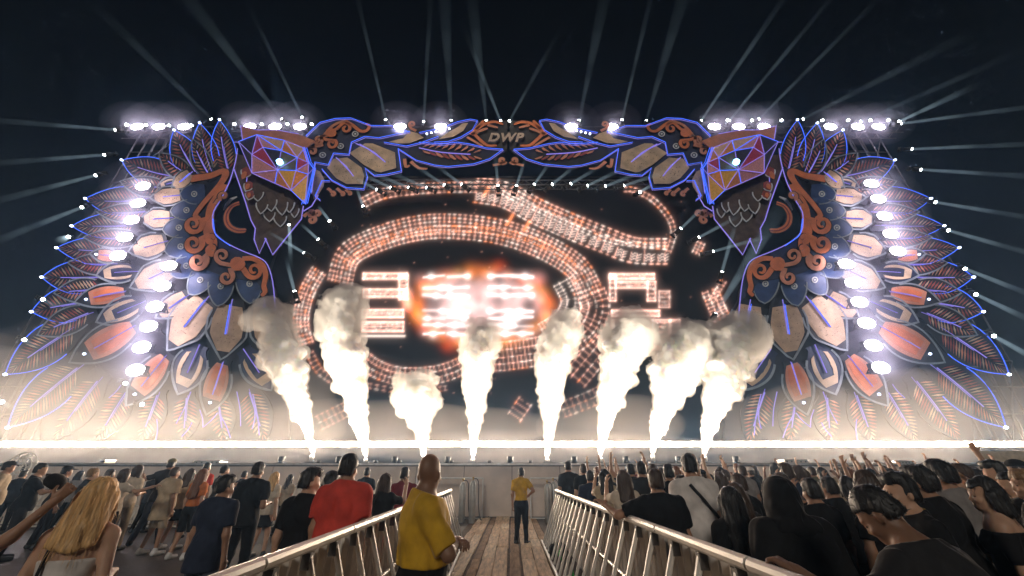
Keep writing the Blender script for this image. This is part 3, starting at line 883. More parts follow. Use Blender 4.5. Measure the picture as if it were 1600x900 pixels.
# hot cloud in the middle
for i in range(260):
    x, y = srng.gauss(752, 58), srng.gauss(477, 26)
    if 655 < x < 855 and 425 < y < 535:
        dab(x, y, srng.uniform(6, 12), (1, .60, .56), .12)
for i in range(170):
    a = srng.uniform(0, 6.283)
    x, y = 752 + 104 * math.cos(a) * srng.uniform(.9, 1.06), 480 + 56 * math.sin(a) * srng.uniform(.88, 1.08)
    dab(x, y, srng.uniform(5, 12), (1, .16, .03) if srng.random() < .6 else (1, .42, .06), .10)
for bx in (662, 700, 764, 800):
    for y in (432, 450, 462, 486, 497, 508, 522):
        seg((bx, y + srng.uniform(-2, 2)), (bx + 32, y + srng.uniform(-2, 2)), srng.uniform(1.6, 3), (1, .82, .78), srng.uniform(.5, 1.3))
        dab(bx + srng.uniform(0, 34), y, 5, (1, .9, .85), .8)
for y in (458, 470, 478):
    dab(636, y, 7, (1, .4, .25), .8); dab(640, y + 6, 4, (1, .05, .05), .8)
for x, y in ((660, 445), (664, 510), (700, 540), (780, 418), (840, 440), (850, 470)):
    dab(x, y, 10, (1, .1, .02), .28)
for i in range(90):
    dab(srng.uniform(560, 1080), srng.uniform(300, 620), .9, PK, srng.uniform(.1, .7))
def blur(a, r):
    for ax in (0, 1):
        for _ in range(2):
            p = np.concatenate([np.zeros_like(np.take(a, [0], ax)), np.cumsum(np.pad(a, [(r, r) if k == ax else (0, 0) for k in range(3)], mode='edge'), ax)], ax)
            n_ = a.shape[ax]
            a = (np.take(p, range(2 * r + 1, n_ + 2 * r + 1), ax) - np.take(p, range(0, n_), ax)) / (2 * r + 1)
    return a
ras = ras + .45 * blur(ras, 2) + .30 * blur(ras, 7)
ras = np.minimum(ras, 3.0)

SD = 29.4
A, B2 = P(440, 690, SD), P(1150, 690, SD)
x0s, x1s = P(470, 400, SD).x - 2.2, P(1122, 400, SD).x + 2.2
z0s, z1s = ZS + 0.6, P(800, 278, SD).z
pitch = 0.10
nx, nz = int((x1s - x0s) / pitch), int((z1s - z0s) / pitch)
gx = np.linspace(x0s, x1s, nx); gz = np.linspace(z0s, z1s, nz)
XX, ZZ = np.meshgrid(gx, gz)
pxs, pys = PXOF(XX, SD, ZZ)
ix = np.clip(pxs - RX0, 0, RW - 1.01); iy = np.clip(pys - RY0, 0, RH - 1.01)
i0, j0 = ix.astype(int), iy.astype(int)
fx, fy = (ix - i0)[..., None], (iy - j0)[..., None]
colr = (ras[j0, i0] * (1 - fx) + ras[j0, i0 + 1] * fx) * (1 - fy) + (ras[j0 + 1, i0] * (1 - fx) + ras[j0 + 1, i0 + 1] * fx) * fy
scr = thing('led_screen', ((x0s + x1s) / 2, SD, z0s), 'huge dark LED screen showing glowing pink dotted tracks and bars', 'screen')
vv = np.stack([XX - scr.location.x, np.zeros_like(XX), ZZ - scr.location.z], -1).reshape(-1, 3)
idx = np.arange(nx * nz).reshape(nz, nx)
ff = np.stack([idx[:-1, :-1], idx[:-1, 1:], idx[1:, 1:], idx[1:, :-1]], -1).reshape(-1, 4)
me = bpy.data.meshes.new('display')
me.from_pydata(vv.tolist(), [], ff.tolist())
ca = me.color_attributes.new('pixels', 'FLOAT_COLOR', 'POINT')
ca.data.foreach_set('color', np.concatenate([colr.reshape(-1, 3), np.ones((nx * nz, 1))], 1).astype(np.float32).ravel())
m, nt = _new('led_display')
n, l = nt.nodes, nt.links
b = n['Principled BSDF']
b.inputs['Base Color'].default_value = (0.012, 0.012, 0.013, 1)
b.inputs['Roughness'].default_value = 0.8
b.inputs['Specular IOR Level'].default_value = 0.1
at = n.new('ShaderNodeAttribute'); at.attribute_name = 'pixels'
l.new(at.outputs['Color'], b.inputs['Emission Color'])
b.inputs['Emission Strength'].default_value = 1.0
m.cycles.emission_sampling = 'NONE'
link('display', me, m, scr)
build('screen_back', MB().box((x0s - .3, SD + .05, z0s - .3), (x1s + .3, SD + .5, z1s + .3)), black, scr)

# ================================================================== scaffold and trusses
scaf_m = paint('scaffold_steel', (0.07, 0.07, 0.08), 0.5, metal=0.6, var=.2)
def tower(px0, px1, label):
    D = FD + 1.3
    xa, xb = XAT(px0, 250, D), XAT(px1, 250, D)
    top = P(200, 197, D).z
    t = thing('scaffold_tower', ((xa + xb) / 2, D + .8, 0), label, 'scaffold', 'scaffold towers behind the wings')
    xs = [xa + (xb - xa) * i / 4 for i in range(5)]
    for x in xs:
        for y in (D, D + 1.6):
            build('post', MB().tube([(x, y, 0), (x, y, top)], 0.07, 6), scaf_m, t)
    z = 1.5
    k = 0
    while z < top:
        for y in (D - .08, D + 1.68):
            build('ledger', MB().tube([(xs[0], y, z), (xs[-1], y, z)], 0.05, 5), scaf_m, t)
        i = k % 4
        build('brace', MB().tube([(xs[i], D - .14, z), (xs[i + 1], D - .14, min(z + 2, top))], 0.045, 5), scaf_m, t)
        z += 2.0; k += 1
tower(196, 262, 'tall scaffold tower behind the top of the left wing')
tower(1326, 1394, 'tall scaffold tower behind the top of the right wing')
def truss(xa, xb, z, y, h, label):
    t = thing('truss', ((xa + xb) / 2, y, z), label, 'truss')
    for dy in (0, h):
        for dz in (0, h):
            build('chord', MB().tube([(xa, y + dy, z + dz), (xb, y + dy, z + dz)], 0.05, 6), scaf_m, t)
    nseg = int(abs(xb - xa) / h)
    w = MB()
    for i in range(nseg):
        u, v = xa + (xb - xa) * i / nseg, xa + (xb - xa) * (i + 1) / nseg
        a, c = (0, h) if i % 2 else (h, 0)
        w.tube([(u, y, z + a), (v, y, z + c)], 0.028, 5)
        w.tube([(u, y + h, z + a), (v, y + h, z + c)], 0.028, 5)
    tag(build('lacing', w, scaf_m, t), kind='stuff')
ZT = P(800, 197, FD + .4).z
truss(XAT(185, 197, FD + .4), XAT(1405, 197, FD + .4), ZT - .9, FD + .4, .8, 'long lighting truss along the very top of the stage facade')
ZI = P(800, 291, FD + .1).z
truss(XAT(560, 291, FD + .1), XAT(1030, 291, FD + .1), ZI + .15, FD + .1, .6, 'lighting truss above the screen, under the painted arch')

# ================================================================== flood lamps
body_m = paint('lamp_body', (0.03, 0.03, 0.03), 0.4, metal=.3, var=.2)
proto = {}
def vol_mat(name, dens, col=(1, 1, 1), g=0.0):
    if name in MATS: return MATS[name]
    m, nt = _new(name)
    nt.nodes.clear()
    o = nt.nodes.new('ShaderNodeOutputMaterial'); v = nt.nodes.new('ShaderNodeVolumePrincipled')
    v.inputs['Color'].default_value = (*col, 1); v.inputs['Density'].default_value = dens; v.inputs['Anisotropy'].default_value = g
    nt.links.new(v.outputs[0], o.inputs['Volume'])
    MATS[name] = m
    return m
def flood(px, py, where, grp, e=1500.0, D=FD - 1.7, sz=.33):
    p = P(px, py, D)
    t = thing('flood_lamp', p, 'bright white flood lamp, ' + where, 'flood lamp', grp)
    build('housing', MB().box((p.x - .6, p.y + .25, p.z - .34), (p.x + .6, p.y + .6, p.z + .34)), body_m, t)
    build('bracket', MB().tube([(p.x - .66, p.y + .45, p.z), (p.x - .66, p.y + .8, p.z - .3), (p.x + .66, p.y + .8, p.z - .3), (p.x + .66, p.y + .45, p.z)], .04, 6), body_m, t)
    build('arm', MB().tube([(p.x, p.y + .6, p.z - .1), (p.x, FD + .3, p.z - .1)], .05, 6), body_m, t)
    build('lens', MB().plate([(p.x + .62 * math.cos(k * .3927) , p.z + .42 * math.sin(k * .3927)) for k in range(16)], p.y + .2, .05), glow('flood_lens', (1, .93, 1), 30), t)
    l = bpy.data.lights.new('flood_light', 'SPOT')
    l.spot_size = R(150); l.spot_blend = .35
    l.energy = e; l.color = (1.0, .86, 1.0); l.shadow_soft_size = sz
    o = bpy.data.objects.new('flood_light', l)
    COL.objects.link(o); o.parent = t; o.location = (0, .02, 0); o.rotation_euler = (R(82), 0, 0)
    if 'wisp' not in proto:
        mb = MB().lathe([(.02, -1), (.38, -.92), (.71, -.71), (.92, -.38), (1, 0), (.92, .38), (.71, .71), (.38, .92), (.02, 1)], 18)
        proto['wisp'] = bpy.data.meshes.new('smoke_wisp'); proto['wisp'].from_pydata(mb.v, [], mb.f); proto['wisp'].materials.append(vol_mat('halo_volume', 0.020, (.86, .8, 1), .3))
    for rr in (.6, 1.0, 1.6, 2.4):  # nested volumes added round each lamp to give it a halo
        w_ = link('smoke_wisp', proto['wisp'])
        w_.location = p + Vector((0, -.2, 0)); w_.scale = (rr * 1.25, rr * .8, rr)
        tag(w_, 'added glow halo round the ' + where, 'smoke', 'added halos at the flood lamps', 'stuff')
ordn = ['first', 'second', 'third', 'fourth', 'fifth', 'sixth', 'seventh', 'eighth', 'ninth', 'tenth', 'eleventh', 'twelfth', 'thirteenth', 'fourteenth', 'fifteenth', 'sixteenth', 'seventeenth', 'eighteenth', 'nineteenth', 'twentieth']
for i, x in enumerate((211, 245, 285, 388, 428, 467, 624, 688, 893, 957, 1118, 1156, 1196, 1300, 1343, 1376)):
    flood(x, 195, ordn[i] + ' from the left on the top truss', 'flood lamps on the top truss', 1500, FD - .3, .30)
LF1 = [(220, 288), (212, 315), (202, 341), (191, 368), (180, 397)]
LF2 = [(260, 413), (250, 445), (238, 477), (228, 508), (217, 541), (207, 577)]
RF1 = [(1365, 284), (1376, 308), (1386, 335), (1396, 363), (1407, 390)]
RF2 = [(1326, 410), (1337, 440), (1347, 470), (1358, 503), (1369, 538), (1381, 573)]
for nm, L in (('upper column on the left wing', LF1), ('lower column on the left wing', LF2), ('upper column on the right wing', RF1), ('lower column on the right wing', RF2)):
    for i, (x, y) in enumerate(L):
        flood(x, y, ordn[i] + ' from the top in the ' + nm, 'flood lamps on the wings', 1600)

# ================================================================== moving beam lamps and their shafts of light
BEAM_M = {}
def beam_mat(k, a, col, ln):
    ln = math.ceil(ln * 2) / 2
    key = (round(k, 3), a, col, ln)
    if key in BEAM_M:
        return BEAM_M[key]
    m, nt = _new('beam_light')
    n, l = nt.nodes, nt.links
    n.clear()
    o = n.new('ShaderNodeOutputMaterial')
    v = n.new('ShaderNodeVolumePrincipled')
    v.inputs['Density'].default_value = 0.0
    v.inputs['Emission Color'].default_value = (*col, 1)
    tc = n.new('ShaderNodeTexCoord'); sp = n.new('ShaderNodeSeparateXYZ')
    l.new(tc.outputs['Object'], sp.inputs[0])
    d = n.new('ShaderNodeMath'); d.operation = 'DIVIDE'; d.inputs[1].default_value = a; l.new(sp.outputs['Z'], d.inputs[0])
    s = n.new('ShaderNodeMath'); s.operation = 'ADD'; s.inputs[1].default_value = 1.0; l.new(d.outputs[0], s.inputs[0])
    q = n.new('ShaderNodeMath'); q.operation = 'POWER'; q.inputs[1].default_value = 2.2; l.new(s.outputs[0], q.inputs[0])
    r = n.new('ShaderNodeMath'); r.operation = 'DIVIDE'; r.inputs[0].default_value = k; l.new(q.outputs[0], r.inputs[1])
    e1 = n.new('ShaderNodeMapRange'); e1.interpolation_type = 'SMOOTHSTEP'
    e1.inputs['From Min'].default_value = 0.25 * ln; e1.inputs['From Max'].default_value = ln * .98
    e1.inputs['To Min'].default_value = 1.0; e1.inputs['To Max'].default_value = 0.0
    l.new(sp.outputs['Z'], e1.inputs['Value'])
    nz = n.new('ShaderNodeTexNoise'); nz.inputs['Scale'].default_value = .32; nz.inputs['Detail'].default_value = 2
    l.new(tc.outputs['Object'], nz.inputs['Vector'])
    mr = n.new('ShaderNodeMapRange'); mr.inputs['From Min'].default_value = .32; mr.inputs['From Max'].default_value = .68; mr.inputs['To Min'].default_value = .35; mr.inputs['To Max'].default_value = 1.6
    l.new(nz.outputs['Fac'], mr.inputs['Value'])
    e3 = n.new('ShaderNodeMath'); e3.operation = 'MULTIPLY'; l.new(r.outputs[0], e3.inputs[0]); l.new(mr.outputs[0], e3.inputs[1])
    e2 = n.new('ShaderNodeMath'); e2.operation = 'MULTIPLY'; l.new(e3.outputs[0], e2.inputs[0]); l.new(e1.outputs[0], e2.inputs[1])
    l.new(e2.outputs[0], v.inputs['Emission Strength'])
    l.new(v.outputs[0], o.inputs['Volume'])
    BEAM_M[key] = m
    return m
lamp_glow = glow('beam_lens', (0.93, 1.0, 0.97), 40)
lamp_mesh = {}
def beam_lamp(px, py, tx, ty, D=FD - .6, D2=None, label='', k=1.0, length=None, spread=0.012, r0=.13, a=3.0, col=(.62, .86, 1.0), grp='beam lamps of the stage', beam=True):
    p = P(px, py, D)
    d = (P(tx, ty, D if D2 is None else D2) - p)
    L = length or d.length
    d.normalize()
    q = d.to_track_quat('Z', 'Y')
    t = thing('beam_lamp', p, label, 'beam lamp', grp)
    t.rotation_mode = 'QUATERNION'
    t.rotation_quaternion = q
    if not lamp_mesh:
        for nm, mb, mt, sm in (('head', MB().lathe([(.10, -.62), (.19, -.55), (.21, -.2), (.19, -.03), (.17, -.02)], 12), body_m, True), ('lens', MB().lathe([(.12, -.019), (.11, 0.03), (.06, .05)], 12), lamp_glow, True),
                               ('yoke', MB().tube([(.25, 0, -.3), (.25, 0, -.8), (-.25, 0, -.8), (-.25, 0, -.3)], .045, 6), body_m, False), ('base', MB().box((-.22, -.16, -1.0), (.22, .16, -.84)), body_m, False)):
            me = bpy.data.meshes.new(nm); me.from_pydata(mb.v, [], mb.f); me.materials.append(mt)
            if sm: me.shade_smooth()
            lamp_mesh[nm] = me
    for nm, me in lamp_mesh.items():
        link(nm, me, None, t)
    if beam:
        o = build('light_beam', MB().lathe([(r0, .08), (r0 + spread * L * .25, L * .25), (r0 + spread * L * .6, L * .6), (r0 + spread * L, L)], 10), beam_mat(k * .42, a, col, L))  # glowing cone stands in for lamp light scattered in the haze
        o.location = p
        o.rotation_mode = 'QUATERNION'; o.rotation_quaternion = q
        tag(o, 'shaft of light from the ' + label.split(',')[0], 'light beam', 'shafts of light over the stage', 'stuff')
    return t
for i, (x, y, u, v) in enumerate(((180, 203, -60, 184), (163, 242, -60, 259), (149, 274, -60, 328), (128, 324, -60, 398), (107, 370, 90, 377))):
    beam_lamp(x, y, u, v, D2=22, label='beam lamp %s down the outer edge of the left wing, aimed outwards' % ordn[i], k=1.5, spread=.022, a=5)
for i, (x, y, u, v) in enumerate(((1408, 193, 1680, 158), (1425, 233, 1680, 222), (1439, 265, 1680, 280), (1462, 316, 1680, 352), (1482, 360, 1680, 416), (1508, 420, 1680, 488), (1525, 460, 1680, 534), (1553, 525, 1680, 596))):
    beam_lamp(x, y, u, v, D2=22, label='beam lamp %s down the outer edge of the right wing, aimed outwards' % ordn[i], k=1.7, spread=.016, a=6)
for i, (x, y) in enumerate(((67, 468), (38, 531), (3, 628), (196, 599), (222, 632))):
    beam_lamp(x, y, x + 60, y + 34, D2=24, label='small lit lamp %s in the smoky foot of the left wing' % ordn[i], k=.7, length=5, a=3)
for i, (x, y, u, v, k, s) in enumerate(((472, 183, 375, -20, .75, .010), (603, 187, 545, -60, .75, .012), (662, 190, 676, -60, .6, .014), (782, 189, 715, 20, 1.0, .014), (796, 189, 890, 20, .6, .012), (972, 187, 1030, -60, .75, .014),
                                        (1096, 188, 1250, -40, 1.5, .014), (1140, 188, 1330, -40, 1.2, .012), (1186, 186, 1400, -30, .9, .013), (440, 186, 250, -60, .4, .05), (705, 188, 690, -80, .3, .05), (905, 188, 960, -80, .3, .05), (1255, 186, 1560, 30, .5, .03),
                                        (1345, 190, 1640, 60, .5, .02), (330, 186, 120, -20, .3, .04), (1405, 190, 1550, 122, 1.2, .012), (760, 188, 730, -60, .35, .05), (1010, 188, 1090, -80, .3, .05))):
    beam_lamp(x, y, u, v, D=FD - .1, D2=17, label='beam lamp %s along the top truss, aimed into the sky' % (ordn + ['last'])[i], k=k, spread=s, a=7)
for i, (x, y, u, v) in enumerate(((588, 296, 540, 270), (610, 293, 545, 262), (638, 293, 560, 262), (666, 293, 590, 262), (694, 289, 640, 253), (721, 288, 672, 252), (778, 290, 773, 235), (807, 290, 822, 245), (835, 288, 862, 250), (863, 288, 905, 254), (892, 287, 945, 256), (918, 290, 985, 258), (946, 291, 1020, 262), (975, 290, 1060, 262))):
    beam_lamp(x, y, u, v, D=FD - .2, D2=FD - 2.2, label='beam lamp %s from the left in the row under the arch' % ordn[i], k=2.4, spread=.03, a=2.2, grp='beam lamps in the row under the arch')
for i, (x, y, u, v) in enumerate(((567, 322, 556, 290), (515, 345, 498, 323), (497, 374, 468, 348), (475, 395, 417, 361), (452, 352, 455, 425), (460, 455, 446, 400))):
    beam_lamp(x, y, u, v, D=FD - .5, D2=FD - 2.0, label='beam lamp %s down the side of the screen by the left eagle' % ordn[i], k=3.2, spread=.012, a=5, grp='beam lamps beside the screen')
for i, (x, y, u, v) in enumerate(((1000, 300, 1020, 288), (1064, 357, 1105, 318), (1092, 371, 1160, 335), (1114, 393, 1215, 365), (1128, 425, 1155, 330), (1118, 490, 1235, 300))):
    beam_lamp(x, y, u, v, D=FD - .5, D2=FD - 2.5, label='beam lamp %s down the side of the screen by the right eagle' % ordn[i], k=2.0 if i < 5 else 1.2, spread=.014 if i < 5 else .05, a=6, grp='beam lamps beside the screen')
for i, (x, y) in enumerate(((198, 195), (228, 195), (264, 196), (299, 196), (366, 194), (409, 194), (449, 194), (487, 194), (1137, 188), (1175, 188), (1221, 188), (1285, 188), (1325, 188), (1360, 188), (1388, 188))):
    beam_lamp(x, y, x, y + 40, D=FD - .3, D2=FD - 30, label='small unaimed lamp %s between the top truss floods' % ordn[i], beam=False, grp='small lamps on the top truss')

# ================================================================== implicit-surface modelling kit (figures, hair, cloth, smoke)
def lattice_noise(pts, scale, seed):
    """smooth value noise, pts (...,3)"""
    r = np.random.RandomState(seed)
    tab = r.rand(24, 24, 24).astype(np.float32) * 2 - 1
    q = pts * scale + 1000.0
    i = np.floor(q).astype(np.int64)
    f = (q - i).astype(np.float32)
    f = f * f * (3 - 2 * f)
    out = 0
    for dx in (0, 1):
        wx = f[..., 0] if dx else 1 - f[..., 0]
        for dy in (0, 1):
            wy = f[..., 1] if dy else 1 - f[..., 1]
            for dz in (0, 1):
                wz = f[..., 2] if dz else 1 - f[..., 2]
                out = out + wx * wy * wz * tab[(i[..., 0] + dx) % 24, (i[..., 1] + dy) % 24, (i[..., 2] + dz) % 24]
    return out
class Field:
    """signed distance grid; primitives are merged with a soft minimum"""
    def __init__(s, lo, hi, h):
        s.h = h
        s.lo = np.array(lo, np.float32)
        n = np.ceil((np.array(hi) - s.lo) / h).astype(int) + 1
        s.n = n
        s.ax = [s.lo[k] + np.arange(n[k], dtype=np.float32) * h for k in range(3)]
        s.d = np.full(n, 0.5, np.float32)
    def _win(s, lo, hi, pad):
        sl = []
        for k in range(3):
            a = int(max(0, math.floor((lo[k] - pad - s.lo[k]) / s.h)))
            b = int(min(s.n[k], math.ceil((hi[k] + pad - s.lo[k]) / s.h) + 1))
            if b <= a: return None
            sl.append(slice(a, b))
        g = (s.ax[0][sl[0]][:, None, None], s.ax[1][sl[1]][None, :, None], s.ax[2][sl[2]][None, None, :])
        return tuple(sl), g
    def _merge(s, sl, d, k):
        o = s.d[sl]
        if k > 0:
            hh = np.maximum(k - np.abs(o - d), 0) / k
            s.d[sl] = np.minimum(o, d) - hh * hh * k * 0.25
        else:
            s.d[sl] = np.minimum(o, d)
    def cone(s, a, b, ra, rb, k=0.03):
        a, b = np.array(a, np.float32), np.array(b, np.float32)
        m = max(ra, rb)
        w = s._win(np.minimum(a, b) - m, np.maximum(a, b) + m, 0.09)
        if w is None: return s
        sl, (x, y, z) = w
        ab = b - a
        L2 = float(ab @ ab) + 1e-9
        t = np.clip(((x - a[0]) * ab[0] + (y - a[1]) * ab[1] + (z - a[2]) * ab[2]) / L2, 0, 1)
        d = np.sqrt((x - a[0] - t * ab[0]) ** 2 + (y - a[1] - t * ab[1]) ** 2 + (z - a[2] - t * ab[2]) ** 2) - (ra + (rb - ra) * t)
        s._merge(sl, d.astype(np.float32), k)
        return s
    def ell(s, c, r, k=0.03, rot=None):
        c = np.array(c, np.float32); r = np.array(r, np.float32)
        m = float(r.max()) if rot is not None else r
        w = s._win(c - m, c + m, 0.09)
        if w is None: return s
        sl, (x, y, z) = w
        x, y, z = x - c[0], y - c[1], z - c[2]
        if rot is not None:
            M = rot
            x, y, z = (M[0][0] * x + M[0][1] * y + M[0][2] * z, M[1][0] * x + M[1][1] * y + M[1][2] * z, M[2][0] * x + M[2][1] * y + M[2][2] * z)
        k0 = np.sqrt((x / r[0]) ** 2 + (y / r[1]) ** 2 + (z / r[2]) ** 2)
        k1 = np.sqrt((x / r[0] ** 2) ** 2 + (y / r[1] ** 2) ** 2 + (z / r[2] ** 2) ** 2)
        d = k0 * (k0 - 1) / np.maximum(k1, 1e-6)
        s._merge(sl, d.astype(np.float32), k)
        return s
    def grid(s):
        return s.ax[0][:, None, None], s.ax[1][None, :, None], s.ax[2][None, None, :]
    def points(s):
        return np.stack(np.meshgrid(*s.ax, indexing='ij'), -1)
    def cut(s, p, nrm, k=0.0):
        """keep the side the normal points away from"""
        x, y, z = s.grid()
        d = (x - p[0]) * nrm[0] + (y - p[1]) * nrm[1] + (z - p[2]) * nrm[2]
        s.d = np.maximum(s.d, d.astype(np.float32))
        return s
    def mesh(s):
        """naive surface nets"""
        d = s.d
        d[0], d[-1], d[:, 0], d[:, -1], d[:, :, 0], d[:, :, -1] = [np.float32(.5)] * 6
        ins = d < 0
        n = d.shape
        c = [ins[i:n[0] - 1 + i, j:n[1] - 1 + j, k:n[2] - 1 + k] for i in (0, 1) for j in (0, 1) for k in (0, 1)]
        cnt = sum(q.astype(np.int8) for q in c)
        act = (cnt > 0) & (cnt < 8)
        cells = np.argwhere(act)
        if len(cells) == 0:
            return np.zeros((0, 3)), np.zeros((0, 4), int)
        vid = -np.ones(act.shape, np.int64)
        vid[tuple(cells.T)] = np.arange(len(cells))
        acc = np.zeros((len(cells), 3), np.float64); num = np.zeros(len(cells))
        corner = [(i, j, k) for i in (0, 1) for j in (0, 1) for k in (0, 1)]
        val = {q: d[cells[:, 0] + q[0], cells[:, 1] + q[1], cells[:, 2] + q[2]] for q in corner}
        for a in corner:
            for axis in range(3):
                if a[axis] == 0:
                    b = list(a); b[axis] = 1; b = tuple(b)
                    va, vb = val[a], val[b]
                    cr = (va < 0) != (vb < 0)
                    t = np.where(cr, va / np.where(va == vb, 1, va - vb), 0)
                    p = np.array(a, float)[None] + t[:, None] * np.eye(3)[axis][None]
                    acc[cr] += p[cr]; num[cr] += 1
        v = s.lo[None] + (cells + acc / num[:, None]) * s.h
        F = []
        for axis in range(3):
            sh = [slice(None)] * 3; s0 = list(sh); s1 = list(sh)
            s0[axis] = slice(0, n[axis] - 1); s1[axis] = slice(1, n[axis])
            e0, e1 = ins[tuple(s0)], ins[tuple(s1)]
            ch = np.argwhere(e0 != e1)
            u, w = (axis + 1) % 3, (axis + 2) % 3
            ok = (ch[:, u] > 0) & (ch[:, w] > 0) & (ch[:, u] < n[u] - 1) & (ch[:, w] < n[w] - 1)
            ch = ch[ok]
            if not len(ch): continue
            q = []
            for du, dw in ((-1, -1), (0, -1), (0, 0), (-1, 0)):
                e = ch.copy(); e[:, u] += du; e[:, w] += dw
                q.append(vid[e[:, 0], e[:, 1], e[:, 2]])
            q = np.stack(q, 1)
            fl = e0[tuple(ch.T)]
            q[~fl] = q[~fl][:, ::-1]
            F.append(q)
        return v, np.concatenate(F)
def np_mesh(name, v, f):
    me = bpy.data.meshes.new(name)
    me.vertices.add(len(v)); me.vertices.foreach_set('co', np.asarray(v, np.float32).ravel())
    me.loops.add(f.size); me.loops.foreach_set('vertex_index', np.asarray(f, np.int32).ravel())
    me.polygons.add(len(f)); me.polygons.foreach_set('loop_start', np.arange(0, f.size, f.shape[1], dtype=np.int32))
    me.update(calc_edges=True)
    me.shade_smooth()
    return me

# ================================================================== smoke jets along the stage front
m, nt = _new('dense_smoke')
b = nt.nodes['Principled BSDF']
b.inputs['Base Color'].default_value = (.97, .95, .92, 1)
b.inputs['Roughness'].default_value = 1.0
b.inputs['Specular IOR Level'].default_value = 0.0
b.inputs['Subsurface Weight'].default_value = 1.0
b.inputs['Subsurface Radius'].default_value = (1.0, .85, .7)
b.inputs['Subsurface Scale'].default_value = 1.4
MATS['dense_smoke'] = m
JD = 18.6
def jet(path, label, seed, e=900):
    """path of (px, py, half width px) from the nozzle upwards"""
    rr = random.Random(seed)
    b0 = P(path[0][0], path[0][1], JD)
    pts = smooth_line([(*P(x, y, JD + .25 * i), w * (.72 if i < 3 else .85) * JD / 545.0) for i, (x, y, w) in enumerate(path)], 7)
    pm_ = np.array(pts)
    for nm, grow, h in (('core', -0.05, .075), ('veil', .14, .09)):
        lo = (pm_[:, :3] - pm_[:, 3:4]).min(0) - .8; hi = (pm_[:, :3] + pm_[:, 3:4]).max(0) + .8
        F = Field(lo, hi, h)
        q = random.Random(seed)
        F.cone((b0.x, b0.y, b0.z), pts[2][:3], .05, max(.06, pts[2][3] + grow * .3), .05)
        for i, (x, y, z, w) in enumerate(pts):
            u = i / (len(pts) - 1)
            tq = min(1, max(0, (u - .5) / .5)); tq = tq * tq * (3 - 2 * tq)
            if nm == 'core': w = w * (1 - .42 * tq)
            else: w = w * (1 + .10 * u)
            F.ell((x, y, z), (max(.05, w * .8 + grow * u),) * 3, .12)
            for _ in range(3 + int(7 * u)):
                a, c = q.uniform(0, 6.283), q.uniform(-1, 1)
                s_ = w * q.uniform(.2, .42)
                k_ = w * q.uniform(.5, .85)
                F.ell((x + k_ * math.cos(a), y + .8 * k_ * math.sin(a), z + c * w * .5), (max(.05, s_ + grow * u),) * 3, .05)
        p = F.points()
        up = np.clip((p[..., 2] - b0.z) / (pts[-1][2] - b0.z), 0, 1)
        amp = .05 + .17 * up
        nn = .45 * np.abs(lattice_noise(p, 1.7, seed)) + .36 * np.abs(lattice_noise(p, 4.2, seed + 1)) + .34 * np.abs(lattice_noise(p, 8.5, seed + 2))
        F.d = F.d - (nn - .28).astype(np.float32) * amp * 1.7 * (1.0 if nm == 'core' else 1.35)
        v, f = F.mesh()
        o = link('smoke_' + nm, np_mesh('smoke_' + nm, v - np.array(b0), f), MATS['dense_smoke'] if nm == 'core' else vol_mat('thin_smoke', 1.15, (1, .97, .93), .2))
        if nm == 'core':
            root = o
            o.name = 'smoke_plume'
            o.location = b0
            tag(o, label, 'smoke jet', 'smoke jets along the stage front')
        else:
            o.parent = root
    return root, b0
def nozzle(b0, lean, label, e):
    t = thing('jet_nozzle', (b0.x, b0.y, 1.98), label, 'smoke machine', 'smoke jet machines on the stage edge')
    z = b0.z
    build('base', MB().box((b0.x - .2, b0.y - .16, 1.981), (b0.x + .2, b0.y + .16, 2.06)), body_m, t)
    build('nozzle', MB().lathe([(.09, 2.061), (.09, z - .14), (.05, z - .08), (.04, z - .02)], 12, (b0.x, b0.y, 0)), steel, t, True)
    build('hose', MB().tube(smooth_line([(b0.x + .2, b0.y, 2.03), (b0.x + .5, b0.y - .1, 2.01), (b0.x + .7, b0.y + .3, 2.01)], 4), .02, 6), black, t)
    nozzle_ring(t, b0)
    # two spots added before the nozzle brighten the plume, standing in for its light ring
    for dx, dy, k in ((-.8, -1.0, .8), (.8, -1.0, .8)):
        l_ = bpy.data.lights.new('jet_light', 'SPOT')
        l_.energy = e * k; l_.color = (1, .85, .68); l_.spot_size = R(40); l_.spot_blend = .8; l_.shadow_soft_size = .08
        o_ = bpy.data.objects.new('jet_light', l_)
        COL.objects.link(o_); o_.parent = t
        o_.location = (dx, dy, .12)
        d = Vector((lean * .6 - dx * .15, -dy * .15, 1))
        o_.rotation_euler = d.to_track_quat('-Z', 'Y').to_euler()
        build('added_light_can', MB().lathe([(.07, 1.982), (.09, 2.02), (.09, 2.08)], 10, (b0.x + dx, b0.y + dy, 0)), body_m, t, True)
def nozzle_ring(t, b0):
    l_ = bpy.data.lights.new('ring_light', 'POINT')
    l_.energy = 90; l_.color = (1, .86, .7); l_.shadow_soft_size = .06
    o_ = bpy.data.objects.new('ring_light', l_)
    COL.objects.link(o_); o_.parent = t; o_.location = (0, -.42, b0.z - 1.98 + .1)
